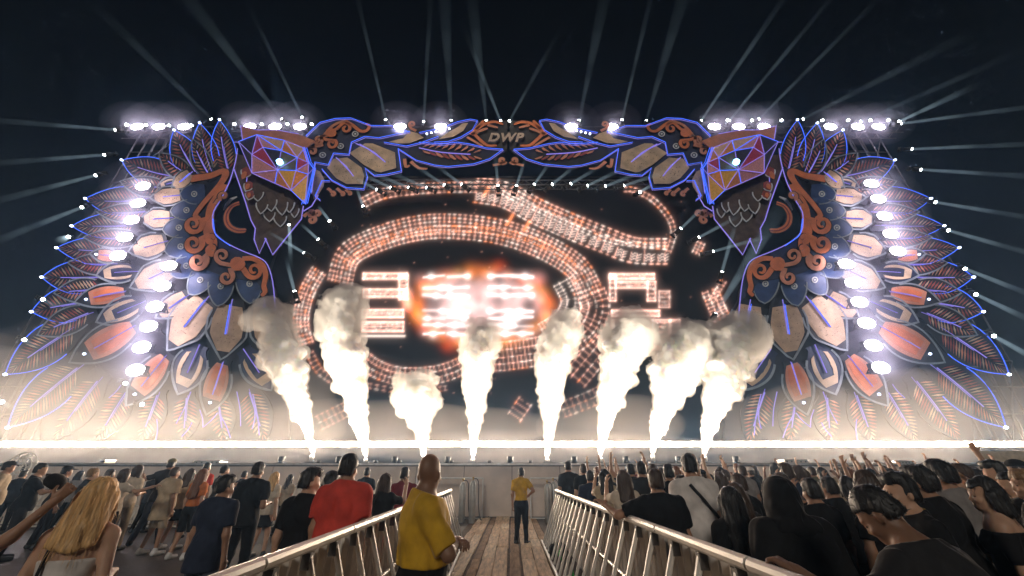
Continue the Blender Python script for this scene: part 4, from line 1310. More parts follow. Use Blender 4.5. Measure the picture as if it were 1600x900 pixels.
JETS = [([(489, 706, 3), (478, 660, 13), (462, 615, 22), (448, 575, 30), (438, 545, 30), (436, 510, 24), (418, 490, 30)], 'white smoke jet at the left end of the row', -.3),
        ([(572, 712, 3), (563, 665, 15), (556, 620, 22), (545, 580, 30), (536, 545, 30), (533, 500, 36), (545, 468, 32)], 'tallest white smoke jet, second from the left end', -.25),
        ([(662, 712, 3), (660, 685, 11), (658, 655, 22), (655, 630, 30), (648, 610, 30), (640, 604, 22)], 'short stubby white smoke jet, third from the left', -.15),
        ([(739, 712, 3), (741, 680, 10), (743, 640, 17), (744, 595, 24), (745, 560, 27), (748, 535, 28), (758, 520, 26)], 'slim upright white smoke jet left of the walkway', .03),
        ([(855, 712, 3), (857, 680, 10), (860, 640, 17), (862, 595, 24), (868, 555, 27), (874, 530, 30), (882, 508, 28)], 'upright white smoke jet right of the walkway, before the ring of light', .06),
        ([(938, 710, 3), (944, 670, 13), (954, 625, 22), (964, 585, 28), (972, 550, 32), (982, 525, 42), (990, 512, 38)], 'white smoke jet spreading at its head, third from the right end', .2),
        ([(1019, 706, 3), (1028, 670, 15), (1040, 630, 24), (1052, 595, 34), (1062, 565, 38), (1075, 540, 40), (1068, 530, 36)], 'broad white smoke jet second from the right end', .25),
        ([(1100, 708, 3), (1108, 670, 13), (1118, 630, 24), (1130, 590, 32), (1142, 555, 38), (1150, 525, 42), (1168, 522, 36)], 'leaning white smoke jet at the right end of the row', .25)]
for i, (path, lab, lean) in enumerate(JETS):
    root, b0 = jet(path, lab, 40 + i * 5)
    nozzle(b0, lean, 'small jet machine under the ' + lab.split(',')[0].replace('white ', ''), 12000)

# wash lamps added between the jets to brighten them, standing in for small edge fixtures
for i, px in enumerate((440, 530, 617, 700, 797, 897, 978, 1060, 1150)):
    p = P(px, 716, 18.0)
    t = thing('added_wash_lamp', (p.x, 18.0, 1.98), 'small added wash lamp on the stage edge, %s from the left among the jets' % ordn[i], 'wash lamp', 'added wash lamps on the stage edge')
    build('can', MB().lathe([(.10, 2.0), (.13, 2.05), (.13, 2.24), (.10, 2.26)], 12, (p.x, 18.0, 0)), body_m, t, True)
    build('foot', MB().box((p.x - .16, 17.86, 1.981), (p.x + .16, 18.14, 2.0)), body_m, t)
    l_ = bpy.data.lights.new('added_wash_light', 'SPOT')
    l_.energy = 5000; l_.color = (1, .80, .58); l_.spot_size = R(74); l_.spot_blend = 1.0; l_.shadow_soft_size = .12
    o_ = bpy.data.objects.new('added_wash_light', l_)
    COL.objects.link(o_); o_.parent = t; o_.location = (0, 0, .34)
    o_.rotation_euler = Vector((0, .24, 1)).to_track_quat('-Z', 'Y').to_euler()

# low banks of stage smoke
smk = vol_mat('bank_smoke', 0.018, (1, .95, .92), .35)
def bank(px, py, D, rx, ry, rz, label, seed):
    c = P(px, py, D)
    F = Field((-rx * 1.3, -ry * 1.4, -rz * 1.5), (rx * 1.3, ry * 1.4, rz * 1.5), rx / 22)
    F.ell((0, 0, 0), (rx * .8, ry * .8, rz * .8), 0)
    q = random.Random(seed)
    p = F.points()
    d = np.sqrt((p[..., 0] / rx) ** 2 + (p[..., 1] / ry) ** 2 + (p[..., 2] / rz) ** 2) - .8
    F.d = (d - .42 * lattice_noise(p, 2.2 / rx, seed) - .18 * lattice_noise(p, 5.0 / rx, seed + 1)).astype(np.float32)
    v, f = F.mesh()
    o = link('smoke_bank', np_mesh('smoke_bank', v, f), smk)
    o.location = c
    tag(o, label, 'smoke', 'banks of stage smoke', 'stuff')
for a in ((40, 625, 20.8, 12, 2.6, 4.1, 'pale smoke bank at the foot of the left wing, outer end', 1), (230, 640, 20.8, 10, 2.6, 3.2, 'pale smoke bank at the foot of the left wing, middle', 2),
          (20, 570, 20.8, 9, 2.6, 4.1, 'blue grey smoke drifting before the left wing tips', 3), (420, 660, 20.8, 8, 2.6, 3.0, 'pale smoke bank beside the first smoke jet', 4),
          (680, 668, 20.8, 9, 2.6, 1.6, 'thin smoke along the screen foot, before the ring', 5), (960, 665, 20.8, 9, 2.6, 1.8, 'thin smoke along the screen foot between the jets', 6),
          (1280, 665, 20.8, 11, 2.6, 3.1, 'warm smoke bank at the foot of the right wing', 7), (1520, 655, 20.8, 12, 2.6, 3.4, 'warm smoke bank below the right wing tips', 8)):
    bank(*a)
bank(800, 702, 20.6, 34, 1.9, 1.0, 'warm fog lying along the stage edge by the light bar', 21)

# ================================================================== figures
def skin_mat(nm, c): return paint('skin_' + nm, c, 0.5, var=.12, scale=7, sss=.25, spec=.35)
SK = {'light': skin_mat('light', (.50, .30, .20)), 'tan': skin_mat('tan', (.36, .20, .125)), 'brown': skin_mat('brown', (.22, .12, .075)), 'dark': skin_mat('dark', (.13, .07, .045))}
def cloth(nm, c, var=.2): return paint('cloth_' + nm, c, .85, var=var, scale=9, bump=.25, sheen=.32, spec=.2)
CL = {'black': cloth('black', (.009, .0085, .009)), 'charcoal': cloth('charcoal', (.022, .021, .022)), 'navy': cloth('navy', (.022, .028, .05)), 'red': cloth('red', (.55, .055, .035)), 'maroon': cloth('maroon', (.16, .025, .03)),
      'yellow': cloth('yellow', (.52, .30, .02)), 'white': cloth('white', (.62, .57, .53)), 'grey': cloth('grey', (.22, .20, .19)), 'beige': cloth('beige', (.34, .27, .19)), 'olive': cloth('olive', (.13, .12, .07)), 'denim': cloth('denim', (.05, .06, .09)),
      'orange': cloth('orange', (.55, .16, .04)), 'cream': cloth('cream', (.55, .46, .36)), 'sand': cloth('sand', (.42, .33, .22))}
def hair_mat(nm, c): return paint('hair_' + nm, c, .45, var=.4, scale=10, bump=.5, spec=.4, sheen=.2, stretch=(6, 6, .7))
HR = {'black': hair_mat('black', (.012, .010, .009)), 'brown': hair_mat('brown', (.045, .026, .016)), 'auburn': hair_mat('auburn', (.16, .06, .025)), 'blonde': hair_mat('blonde', (.60, .36, .15)), 'light': hair_mat('light', (.25, .15, .07))}
shoe_b = paint('shoe_black', (.02, .02, .02), .5); shoe_w = paint('shoe_white', (.6, .58, .55), .5)
eye_m = paint('eye_dark', (.02, .015, .012), .2)

def nrm(v):
    v = np.array(v, float)
    return v / (np.linalg.norm(v) + 1e-9)
def arm_pose(kind, s):
    return {'down': ((s * .16, -.06, -1), (s * .05, .20, -1)), 'hips': ((s * .75, -.45, -.75), (-s * .62, .45, -.45)), 'fold': ((s * .30, .55, -.85), (-s * .92, .34, .10)),
            'raise': ((s * .35, .25, 1), (s * .02, .05, 1)), 'raise2': ((s * .7, .3, .75), (-s * .1, .25, 1)), 'phone': ((s * .10, .8, -.12), (-s * .22, .45, .85)), 'fwd': ((s * .2, .65, -.75), (-s * .2, .95, .25)),
            'out': ((s * .9, .35, -.35), (s * .4, .8, .35)), 'bent': ((s * .25, -.2, -1), (-s * .25, .95, .1)), 'clap': ((s * .3, .75, .15), (-s * .55, .55, .75))}[kind]
def ik(sh, tgt, pole, a, b):
    sh, tgt = np.array(sh, float), np.array(tgt, float)
    d = tgt - sh; L = np.linalg.norm(d); L = min(max(L, .12), (a + b) * .995); d = nrm(d)
    x = (a * a - b * b + L * L) / (2 * L)
    h = math.sqrt(max(a * a - x * x, 0))
    p = np.array(pole, float); p = nrm(p - d * (p @ d))
    return sh + d * x + p * h, sh + d * L
def hand_field(F, w, d, nml, s, curl, k=.006):
    """palm, four unequal bent fingers, thumb; w wrist, d pointing direction, nml palm normal, s side"""
    d = nrm(d); nml = nrm(np.array(nml) - d * (np.array(nml) @ d)); lat = np.cross(d, nml) * s
    c = w + d * .052
    for o in (-.024, -.008, .008, .024):
        F.cone(w + d * .012 + lat * o * .7, w + d * .088 + lat * o, .0165, .0125, .012)
    for j, (o, L) in enumerate(((-.030, .060), (-.010, .072), (.010, .078), (.029, .070))):
        p = w + d * .088 + lat * o
        spread = lat * o * .9
        dd = nrm(d + spread * 2.0)
        for q in range(3):
            a = curl * (.55 + .45 * q) * 1.25
            dq = nrm(dd * math.cos(curl * 1.1 * (q + .6)) + nml * math.sin(curl * 1.1 * (q + .6)))
            l_ = L * (.45, .32, .26)[q]
            F.cone(p, p + dq * l_, .0088 - .0008 * q, .0082 - .0008 * q, k)
            p = p + dq * l_
    p = w + d * .022 + lat * .026
    t1 = nrm(d * .65 + lat * .75 + nml * .35)
    F.cone(p, p + t1 * .042, .0125, .0105, .01)
    p = p + t1 * .042
    t2 = nrm(d * .85 + lat * .15 + nml * (.35 + .5 * curl))
    F.cone(p, p + t2 * .036, .0100, .0085, k)

def figure(spec, res):
    """meshes of one person in local coordinates: feet at 0, facing +y, 1.75 m"""
    g = spec.get
    female = g('f', 0); fat = g('fat', 1.0); near = res < .015
    sw = .155 if female else .182          # shoulder half width
    lean = np.array(g('lean', (0, 0)), float)      # forward and sideways lean of the trunk
    def T(p):                                # lean the upper body about the hips
        p = np.array(p, float)
        k = max(0.0, p[2] - .95)
        p[1] += lean[0] * k; p[0] += lean[1] * k
        p[2] -= (lean @ lean) * k * .5
        return p
    neck, headc = T((0, -.02, 1.46)), T((0, .01 + .02 * (lean[0] > .2), 1.58))
    yaw, pit = R(g('hyaw', 0)), R(g('hpit', 0))
    ya, pa = np.array([[math.cos(yaw), math.sin(yaw), 0], [-math.sin(yaw), math.cos(yaw), 0], [0, 0, 1]]), np.array([[1, 0, 0], [0, math.cos(pit), math.sin(pit)], [0, -math.sin(pit), math.cos(pit)]])
    HM = ya @ pa
    def H(p):                                # head coordinates -> figure
        return headc + HM @ (np.array(p, float) - np.array((0, .01, 1.60)))
    Hrot = HM.T
    sh = {s: T((s * sw, -.01, 1.385)) for s in (-1, 1)}
    arms = {}
    ua, fa = .285 * g('reach', 1), .255 * g('reach', 1)
    for s, key in ((-1, 'la'), (1, 'ra')):
        a = g(key, 'down')
        if isinstance(a, str):
            U, Fo = arm_pose(a, s)
            el = sh[s] + nrm(U) * ua; wr = el + nrm(Fo) * fa
        else:
            el, wr = ik(sh[s], a[0], a[1], ua, fa)
        arms[s] = (el, wr)
    st = g('stance', .1)
    legs = {s: ((s * .088, 0, .90), (s * (.088 + st * .35), .025, .49), (s * (.08 + st), -.02, .085), (s * (.10 + st), .14, .035)) for s in (-1, 1)}
    fx = fat
    lo = np.array((-.45, -.45, -.03)); hi = np.array((.45, .45, 1.85))
    for s in arms:
        for p in arms[s]:
            lo = np.minimum(lo, p - .25); hi = np.maximum(hi, p + .25)
    hi[2] = max(hi[2], headc[2] + .25)
    lo[1] = min(lo[1], headc[1] - .35); hi[1] = max(hi[1], headc[1] + .3)
    def torso(F, e, k=.05):
        ch = .155 if female else .168
        F.ell(T((0, 0, 1.28)), (ch * (.6 + .4 * fx) + e, .105 * fx + e, .20 + e), k)
        F.ell(T((0, .012 * fx, 1.08)), ((.125 if female else .145) * fx + e, .10 * fx + e, .17 + e), k)
        F.ell((0, 0, .94), (.16 * fx + e, .115 * fx + e, .13 + e), k)
        F.cone(sh[-1] * .88 + T((0, 0, 1.38)) * .12, sh[1] * .88 + T((0, 0, 1.38)) * .12, .05 + e * .8, .05 + e * .8, k)
        for s in (-1, 1): F.cone(T((s * .03, -.025, 1.465)), sh[s] * .85 + T((0, 0, 1.41)) * .15, .05 + e * .4, .046 + e * .5, k)
        F.cone(T((0, -.02, 1.38)), neck, .09 + e, .062 + e * .6, k)
        if female:
            for s in (-1, 1): F.ell(T((s * .07, .085, 1.27)), (.055 + e, .05 + e, .055 + e), .04)
        else:
            for s in (-1, 1): F.ell(T((s * .085, -.06, 1.30)), (.075 + e, .05 + e, .10 + e), .05)
    def armp(F, s, e, part=1.0, k=.03, fore=True):
        el, wr = arms[s]
        ra = .044 if female else .052
        a = sh[s]
        F.cone(a, a + (el - a) * part, ra * (.8 + .2 * fx) + e, ra * (.8 + (1 - part) * .2) + e * 1.15, k)
        if fore and part >= 1:
            F.cone(el, wr, .040 + e, .027 + e, k)
    def legp(F, e, to=1.0, k=.03):
        for s in (-1, 1):
            hp, kn, an, toe = [np.array(q, float) for q in legs[s]]
            F.cone(hp, kn, .085 * (.7 + .3 * fx) + e, .055 + e, k)
            if to > .5:
                F.cone(kn, kn + (an - kn) * ((to - .5) * 2), .053 + e, .036 + e * 1.1, k)
    out = {}
    # body
    F = Field(lo, hi, res if near else max(res, .017))
    torso(F, 0); legp(F, 0)
    for s in (-1, 1):
        armp(F, s, 0)
        hp, kn, an, toe = [np.array(q, float) for q in legs[s]]
        F.cone(an - (0, 0, .03), toe, .038, .03, .02)
        el, wr = arms[s]
        F.cone(wr - nrm(wr - el) * .02, wr + nrm(wr - el) * .03, .027, .026, .02)
    F.cone(neck, H((0, -.005, 1.56)), .058 * (.6 + .4 * fx), .052 * (.6 + .4 * fx), .03)
    F.ell(H((0, -.012, 1.655)), (.074, .093, .093), .03, Hrot)
    F.ell(H((0, .03, 1.59)), (.058, .066, .082), .03, Hrot)
    F.ell(H((0, .075, 1.535)), (.026, .022, .022), .03, Hrot)
    for s in (-1, 1):
        F.ell(H((s * .076, -.012, 1.605)), (.012, .022, .033), .008, Hrot)
        F.ell(H((s * .036, .072, 1.585)), (.025, .02, .022), .02, Hrot)
    F.cone(H((0, .088, 1.622)), H((0, .104, 1.592)), .008, .0125, .014)
    F.ell(H((0, .088, 1.555)), (.022, .012, .009), .008, Hrot)
    F.ell(H((0, .083, 1.645)), (.05, .014, .01), .015, Hrot)
    v, f = F.mesh()
    for s, key in ((-1, 'lh'), (1, 'rh')):
        el, wr = arms[s]
        hd = nrm(wr - el); cu = g(key, (.45, None))
        nm_ = cu[1] if cu[1] is not None else ((-s * 1.0, .2, 0) if abs(hd[2]) > .5 else (0, -.1, -1))
        if len(cu) > 2: hd = nrm(cu[2])
        h2 = .0055 if near else .0085
        Fh = Field(wr - .23, wr + .23, h2)
        hand_field(Fh, np.array(wr, float), hd, nm_, s, cu[0])
        v2, f2 = Fh.mesh()
        f = np.concatenate([f, f2 + len(v)]); v = np.concatenate([v, v2])
    out['body'] = (v, f)
    # top
    top = g('top', 'tee')
    seed = g('seed', 1)
    def folds(F, a, sc=7.0):
        p = F.points()
        q_ = p.copy(); q_[..., 0] += .5 * p[..., 2] * np.sign(p[..., 0] + 1e-6)
        n_ = .6 * lattice_noise(p * np.array((1.0, 1.0, .55)), sc, seed) + .5 * (1 - 2.2 * np.abs(lattice_noise(q_ * np.array((1.4, 1., .45)), sc * 1.7, seed + 3)))
        F.d = F.d + (n_ * a).astype(np.float32)
    hem = g('hem', .84)
    if top in ('tee', 'long', 'hoodie', 'sleeveless'):
        e = g('loose', .02)
        F = Field(lo, hi, res); torso(F, e, .06)
        if hem < .86:
            F.cone((0, 0, .98), (0, .0, hem - .1), .15 * fx + e, .155 * fx + e, .06)
            if fx > 1.05: F.ell(T((0, .03, 1.06)), (.15 * fx + e, .115 * fx + e, .18), .06)
        for s in (-1, 1):
            if top == 'tee':
                sl_, g_ = F._win(np.minimum(sh[s], arms[s][0]), np.maximum(sh[s], arms[s][0]), .14)
                Fs = Field(*[np.array([q.ravel()[i_] for q in g_]) for i_ in (0, -1)], res)
                Fs.n = np.array([q.size for q in g_]); Fs.ax = [q.ravel() for q in g_]; Fs.d = np.full(Fs.n, .5, np.float32)
                armp(Fs, s, e * .8 + .006, 1.0, .04, fore=False)
                el, wr = arms[s]
                a = sh[s]
                Fs.cut(a + (el - a) * g('sleeve', .72), nrm(el - a))
                F._merge(sl_, Fs.d, .035)
            elif top in ('long', 'hoodie'): armp(F, s, e + .004, 1.0, .04)
        folds(F, .016 if near else .017)
        F.cut((0, 0, hem), (0, 0, -1))
        F.cut(T((0, .02, 1.475)), nrm((0, .32, 1.0)))
        out['top'] = F.mesh()
        if top == 'hoodie':
            F = Field(H((0, 0, 1.62)) - .32, H((0, 0, 1.62)) + .32, res)
            F.ell(H((0, -.03, 1.645)), (.118, .135, .132), .03, Hrot)
            F.ell(H((0, -.055, 1.55)), (.118, .125, .10), .05, Hrot)
            F.ell(T((0, -.11, 1.42)), (.14, .06, .06), .06)
            F.ell(H((0, .07, 1.66)), (.098, .05, .10), .02, Hrot)
            F.cone(T((-.08, -.03, 1.43)), T((.08, -.03, 1.43)), .075, .075, .06)
            folds(F, .016, 10)
            F.cut(H((0, .105, 1.62)), nrm(HM @ np.array((0, 1, .05))))
            out['hood'] = F.mesh()
        if g('collar'):
            F = Field(neck - .2, neck + .2, min(res, .011))
            for q in range(13):
                a = q / 12 * 2 * math.pi - math.pi
                b = (q + 1) / 12 * 2 * math.pi - math.pi
                if q == 12: break
                f1 = lambda u: neck + np.array((.068 * math.sin(u), -.005 - .066 * -math.cos(u) * 1.0, .012 - .028 * math.cos(u)))
                F.cone(f1(a), f1(b), .013, .013, .005)
            out['collar'] = F.mesh()
    elif top == 'strapless':
        F = Field(lo, hi, res); torso(F, .012, .06); folds(F, .004, 14)
        F.cut((0, 0, hem), (0, 0, -1)); F.cut(T((0, 0, g('bust', 1.285))), (0, 0, 1))
        out['top'] = F.mesh()
    elif top == 'offshoulder':
        F = Field(lo, hi, res); torso(F, .016, .06)
        for s in (-1, 1): armp(F, s, .014, .7, .04)
        folds(F, .008)
        F.cut((0, 0, hem), (0, 0, -1)); F.cut(T((0, 0, 1.36)), (0, 0, 1))
        out['top'] = F.mesh()
    # bottom
    bt = g('bottom', 'trousers')
    l2, h2 = np.array((-.45, -.35, -.02)), np.array((.45, .35, 1.1))
    F = Field(l2, h2, max(res, .016))
    F.ell((0, 0, .94), (.16 * fx + .014, .115 * fx + .014, .14), .04)
    F.ell((0, .012 * fx, 1.06), (.143 * fx + .014, .10 * fx + .014, .14), .04)
    if bt == 'skirt':
        F.cone((0, 0, .92), (0, 0, .62), .15, .19, .04); folds(F, .012, 9); F.cut((0, 0, .60), (0, 0, -1))
    elif bt == 'shorts':
        legp(F, .024, 1.0); folds(F, .01); F.cut((0, 0, .50), (0, 0, -1))
    else:
        legp(F, .020, 1.0); folds(F, .011); F.cut((0, 0, .07), (0, 0, -1))
    F.cut((0, 0, 1.085 if fx > 1.3 else 1.04), (0, 0, 1))
    out['bottom'] = F.mesh()
    # shoes
    for s in (-1, 1):
        F = Field((-.4, -.2, -.02), (.4, .32, .2), .013)
        hp, kn, an, toe = [np.array(q, float) for q in legs[s]]
        F.cone(an + (0, -.02, -.035), toe + (0, .03, .005), .052, .042, .02); F.cone(an + (0, 0, .02), an + (0, 0, -.03), .05, .055, .02)
        F.cut((0, 0, .002), (0, 0, -1))
        out['shoe_l' if s < 0 else 'shoe_r'] = F.mesh()
    # hair
    hs = g('hair', 'short')
    if hs != 'bald' and top != 'hoodie':
        hc = H((0, -.02, 1.6))
        hr = min(res, .014)
        F = Field(hc - np.array((.3, .36, .62 if hs in ('long', 'verylong') else .3)), hc + np.array((.3, .3, .26)), hr)
        e = .007 + .003 * (hs == 'thick') + .006 * (hs in ('long', 'bob', 'verylong'))
        F.ell(H((0, -.016, 1.662)), (.075 + e, .094 + e, .094 + e), .02, Hrot)
        F.ell(H((0, -.045, 1.60)), (.070 + e, .062 + e, .075), .02, Hrot)
        if hs == 'thick':
            F.ell(H((0, .02, 1.725)), (.072, .085, .045), .03, Hrot)
        if hs == 'cap' :
            pass
        x, y, z = F.grid()
        iM = HM.T
        dx, dy, dz = x - headc[0], y - headc[1], z - headc[2]
        ly = iM[1][0] * dx + iM[1][1] * dy + iM[1][2] * dz + .01
        lz = iM[2][0] * dx + iM[2][1] * dy + iM[2][2] * dz + 1.60
        face = np.minimum((ly - (.035 if hs not in ('short', 'thick', 'crop') else .02)), (1.675 - lz))          # inside the face opening
        F.d = np.maximum(F.d, face.astype(np.float32))
        if hs in ('short', 'thick', 'crop', 'bun', 'cap'):
            F.d = np.maximum(F.d, (1.566 - lz + np.maximum(ly + .05, 0) * .75) * .9).astype(np.float32)
        if hs in ('long', 'verylong', 'bob'):
            L = {'long': 1.33, 'verylong': 1.16, 'bob': 1.50}[hs]
            bot = T((0, -.10, L)) if hs != 'bob' else H((0, -.06, L))
            tp = H((0, -.05, 1.62))
            for o in (-.065, -.03, 0, .03, .065):
                p = T((o * 1.35, (-.150 if hs == 'verylong' else -.128) + abs(o) * .4, L + abs(o) * .3)) if hs != 'bob' else H((o * 1.35, -.06 + abs(o) * .3, L))
                F.cone(H((o, -.055 + abs(o) * .3, 1.63)), p, .055, .030 if hs != 'bob' else .042, .03)
            for s in (-1, 1):
                F.cone(H((s * .078, .012, 1.63)), (T((s * .11, -.01, L + .05)) if hs != 'bob' else H((s * .085, .0, L + .02))), .022, .026, .03)
        if hs == 'bun':
            F.ell(H((0, -.12, 1.70)), (.045, .045, .045), .02)
        p = F.points()
        am = .007 if hs in ('short', 'crop', 'cap') else .010
        F.d = F.d + (am * lattice_noise(p * np.array((1, 1, .12)), 55, seed + 9) + am * .8 * lattice_noise(p * np.array((1, 1, .5)), 22, seed + 5)).astype(np.float32)
        v, f = F.mesh()
        if res < .0205 and len(v):            # loose strands and tufts that break the outline
            rs = np.random.RandomState(seed + 31)
            longh = hs in ('long', 'verylong', 'bob')
            N = {True: 260, False: 200}[longh] if near else 110
            b_ = v[rs.randint(0, len(v), N)]
            od = b_ - np.array(H((0, -.01, 1.62 if not longh else 1.58))); od[:, 2] *= .5 if longh else 1
            od /= np.linalg.norm(od, axis=1, keepdims=True) + 1e-6
            dn = np.array((0, 0, -1.0)) if longh else np.array(HM @ np.array((0, .5, .25)))
            dd = dn[None] * (1.0 if longh else .5) + od * (.16 if longh else .55) + rs.randn(N, 3) * (.14 if longh else .45)
            dd /= np.linalg.norm(dd, axis=1, keepdims=True)
            Ls = rs.uniform(.05, .13, N) if longh else rs.uniform(.012, .03, N)
            r_ = .0016 if longh else .0026
            V_, F_ = [], []
            for q in range(N):
                p0 = b_[q] - dd[q] * .008; ax_ = nrm(np.cross(dd[q], rs.randn(3))); bx_ = np.cross(dd[q], ax_)
                k0 = len(V_)
                for m_, (u_, rr_) in enumerate(((0, 1.), (.55, .8), (1., .15))):
                    c_ = p0 + dd[q] * Ls[q] * u_ + od[q] * Ls[q] * .10 * u_ * u_ * (-1 if longh and m_ == 2 else 1)
                    for w_ in range(3):
                        V_.append(c_ + (ax_ * math.cos(w_ * 2.094) + bx_ * math.sin(w_ * 2.094)) * r_ * rr_)
                for m_ in (0, 1):
                    for w_ in range(3):
                        n2_ = (w_ + 1) % 3
                        F_.append((k0 + m_ * 3 + w_, k0 + m_ * 3 + n2_, k0 + m_ * 3 + 3 + n2_, k0 + m_ * 3 + 3 + w_))
            f = np.concatenate([f, np.array(F_) + len(v)]); v = np.concatenate([v, np.array(V_)])
        out['hair'] = (v, f)
        if hs == 'cap':
            F = Field(hc - .3, hc + .3, min(res, .013))
            F.ell(H((0, -.01, 1.685)), (.09, .108, .082), .02, Hrot)
            F.cut(H((0, 0, 1.672)), nrm(HM @ np.array((0, 0, -1))))
            sgn = g('brim', 1)
            F.ell(H((0, sgn * .12, 1.676)), (.072, .075, .009), .008, Hrot)
            out['cap'] = F.mesh()
    if near and g('eyes', 0):
        F = Field(headc - .2, headc + .2, .005)
        for s in (-1, 1):
            F = Field(headc - .2, headc + .2, .005)
            F.ell(H((s * .032, .0815, 1.617)), (.0115, .009, .0055), 0, Hrot)
            out['eye_l' if s < 0 else 'eye_r'] = F.mesh()
    out['_'] = dict(neck=neck, sh=sh, arms=arms, T=T, H=H, torso=torso, lo=lo, hi=hi)
    return out

NAMES = {'body': 'body', 'top': 'shirt', 'bottom': 'trousers', 'shoe_l': 'shoe', 'shoe_r': 'shoe', 'hair': 'hair', 'cap': 'cap', 'hood': 'hood', 'collar': 'collar', 'eye_l': 'eye', 'eye_r': 'eye'}
def place(spec, meshes, loc, H_, face, label, group=None):
    g = spec.get
    t = thing('person', loc, label, 'person', group, -R(face))
    s = H_ / 1.75
    t.scale = (s, s, s)
    mats = {'body': SK[g('skin', 'tan')], 'top': CL[g('c', 'black')], 'hood': CL[g('c', 'black')], 'bottom': CL[g('c2', 'black')], 'shoe_l': shoe_w if g('ws') else shoe_b, 'shoe_r': shoe_w if g('ws') else shoe_b, 'hair': HR[g('hc', 'black')], 'cap': CL[g('capc', 'black')], 'collar': CL[g('collar') or 'black'], 'eye_l': eye_m, 'eye_r': eye_m}
    for key, me in meshes.items():
        nm = NAMES[key]
        if key == 'bottom' and g('bottom') in ('skirt', 'shorts'): nm = g('bottom')
        o = link(nm, me, None, t)
        if not me.materials: me.materials.append(mats[key])
        o.material_slots[0].link = 'OBJECT'
        o.material_slots[0].material = mats[key]
    return t
def mesh_set(fig):
    return {k: np_mesh(NAMES[k], *fig[k]) for k in fig if k != '_' and len(fig[k][0])}
ALLP = []
def person(px, py, D, face, label, group=None, hgt=None, res=None, **spec):
    """px, py of the crown of the head in the survey, D metres from the lens"""
    p = P(px, py, D)
    H_ = hgt or p.z
    ln = np.array(spec.get('lean', (0, 0)), float)
    if res is None: res = .0135 if D < 3.9 else (.017 if D < 7 else .021)
    spec.setdefault('seed', int(px) % 97)
    for key in ('la', 'ra'):
        a = spec.get(key)
        if not isinstance(a, (str, type(None))) and a[0] == 'W':      # a hand that reaches a point of the place
            f0 = figure(dict(lean=spec.get('lean', (0, 0)), hyaw=spec.get('hyaw', 0), hpit=spec.get('hpit', 0), top='none', hair='bald'), .07)
            hd = f0['_']['H']((0, 0, 1.75)); s0 = p.z / hd[2]
            cc, ss = math.cos(R(face)), math.sin(R(face))
            dx, dy = a[1][0] - p.x, a[1][1] - p.y
            spec[key] = (((cc * dx - ss * dy) / s0 + hd[0], (ss * dx + cc * dy) / s0 + hd[1], a[1][2] / s0), a[2])
    fig = figure(spec, res)
    s = H_ / 1.75
    hd = fig['_']['H']((0, 0, 1.75))
    s = p.z / hd[2] if hgt is None else s
    c, sn = math.cos(-R(face)), math.sin(-R(face))
    off = Vector(((c * hd[0] - sn * hd[1]) * s, (sn * hd[0] + c * hd[1]) * s, 0))
    loc = Vector((p.x, p.y, 0)) - off
    t = place(spec, mesh_set(fig), loc, s * 1.75, face, label, group)
    ALLP.append((loc.x, loc.y))
    return t, fig, s
LG, RG = 'people in the open left of the aisle', 'crowd behind the right hand barrier'
def to_local(w, px, py, D, face, H_):
    """world point -> local figure coordinates for an upright figure (for hands that reach something)"""
    p = P(px, py, D); s = H_ / 1.75
    v = Vector(w) - Vector((p.x, p.y, 0))
    a = R(face)
    return ((math.cos(a) * v.x - math.sin(a) * v.y) / s, (math.sin(a) * v.x + math.cos(a) * v.y) / s, v.z / s)

# -------- the aisle
gt, gf, gs = person(674, 709, 3.0, 74, 'guard in yellow polo shirt and black trousers with folded arms, nearest in the aisle', skin='brown', c='yellow', c2='black', fat=1.42, la='fold', ra='fold', lh=(.6, None), rh=(.6, None), hair='bald', hyaw=-60, loose=.024, collar='yellow', hem=1.07, sleeve=.88)
person(814, 731, 11.2, 18, 'guard in yellow shirt and black trousers standing hands on hips down the planked aisle', skin='tan', c='yellow', c2='black', la='down', ra='hips', hair='short', hem=.96, stance=.05, collar='yellow', hyaw=-30)
# -------- left of the aisle, near
bt_, bf_, bs_ = person(166, 748, 2.72, -22, 'blonde woman in white strapless top seen from behind, bare shoulders', f=1, skin='light', c='white', c2='black', top='strapless', hair='long', hc='blonde', ra='bent', rh=(.9, None), la='down', hyaw=-4, bust=1.27, hem=.9, fat=1.02)
w = P(94, 776, 2.55)
person(-40, 803, 2.5, 25, 'person mostly out of frame, black sleeve and raised fist holding a dark cap', skin='tan', c='black', ra=('W', w, (.3, .3, -1)), rh=(1.0, None), top='tee', sleeve=.95, loose=.03)
capo = Field((-.2, -.2, -.2), (.2, .2, .2), .012)
capo.ell((0, 0, 0), (.055, .065, .04), .02); capo.cut((0, 0, -.02), (0, 0, -1)); capo.ell((0, .07, -.012), (.045, .045, .009), .01)
v, f = capo.mesh()
o = link('cap', np_mesh('cap', v, f), CL['charcoal']); o.location = P(86, 753, 2.57); o.rotation_euler = (R(30), R(15), R(70))
tag(o, 'dark cap held up in a fist, beside the blonde hair', 'cap')
person(357, 744, 4.9, 10, 'man in black shirt with split hem, back turned, nearest before the open floor', LG, skin='tan', c='navy', c2='denim', la='down', ra='down', hair='thick', hyaw=20, fat=1.05, loose=.035, hem=.74)
person(407, 722, 6.9, -2, 'tall man in black tee and black trousers standing straight', LG, skin='tan', c='black', c2='black', hair='short', stance=.08, ra='bent')
person(489, 733, 4.3, 8, 'man in black tee with quiff, looking aside, next to the red shirt', LG, skin='light', c='black', hair='thick', hyaw=38, fat=1.02)
person(549, 710, 4.2, 4, 'big man in bright red tee seen from behind', LG, skin='tan', c='red', hair='short', fat=1.22, loose=.035)
person(521, 737, 5.4, 10, 'woman with long dark hair squeezed between the black and the red tee', LG, f=1, skin='light', c='black', hair='long', hyaw=30)
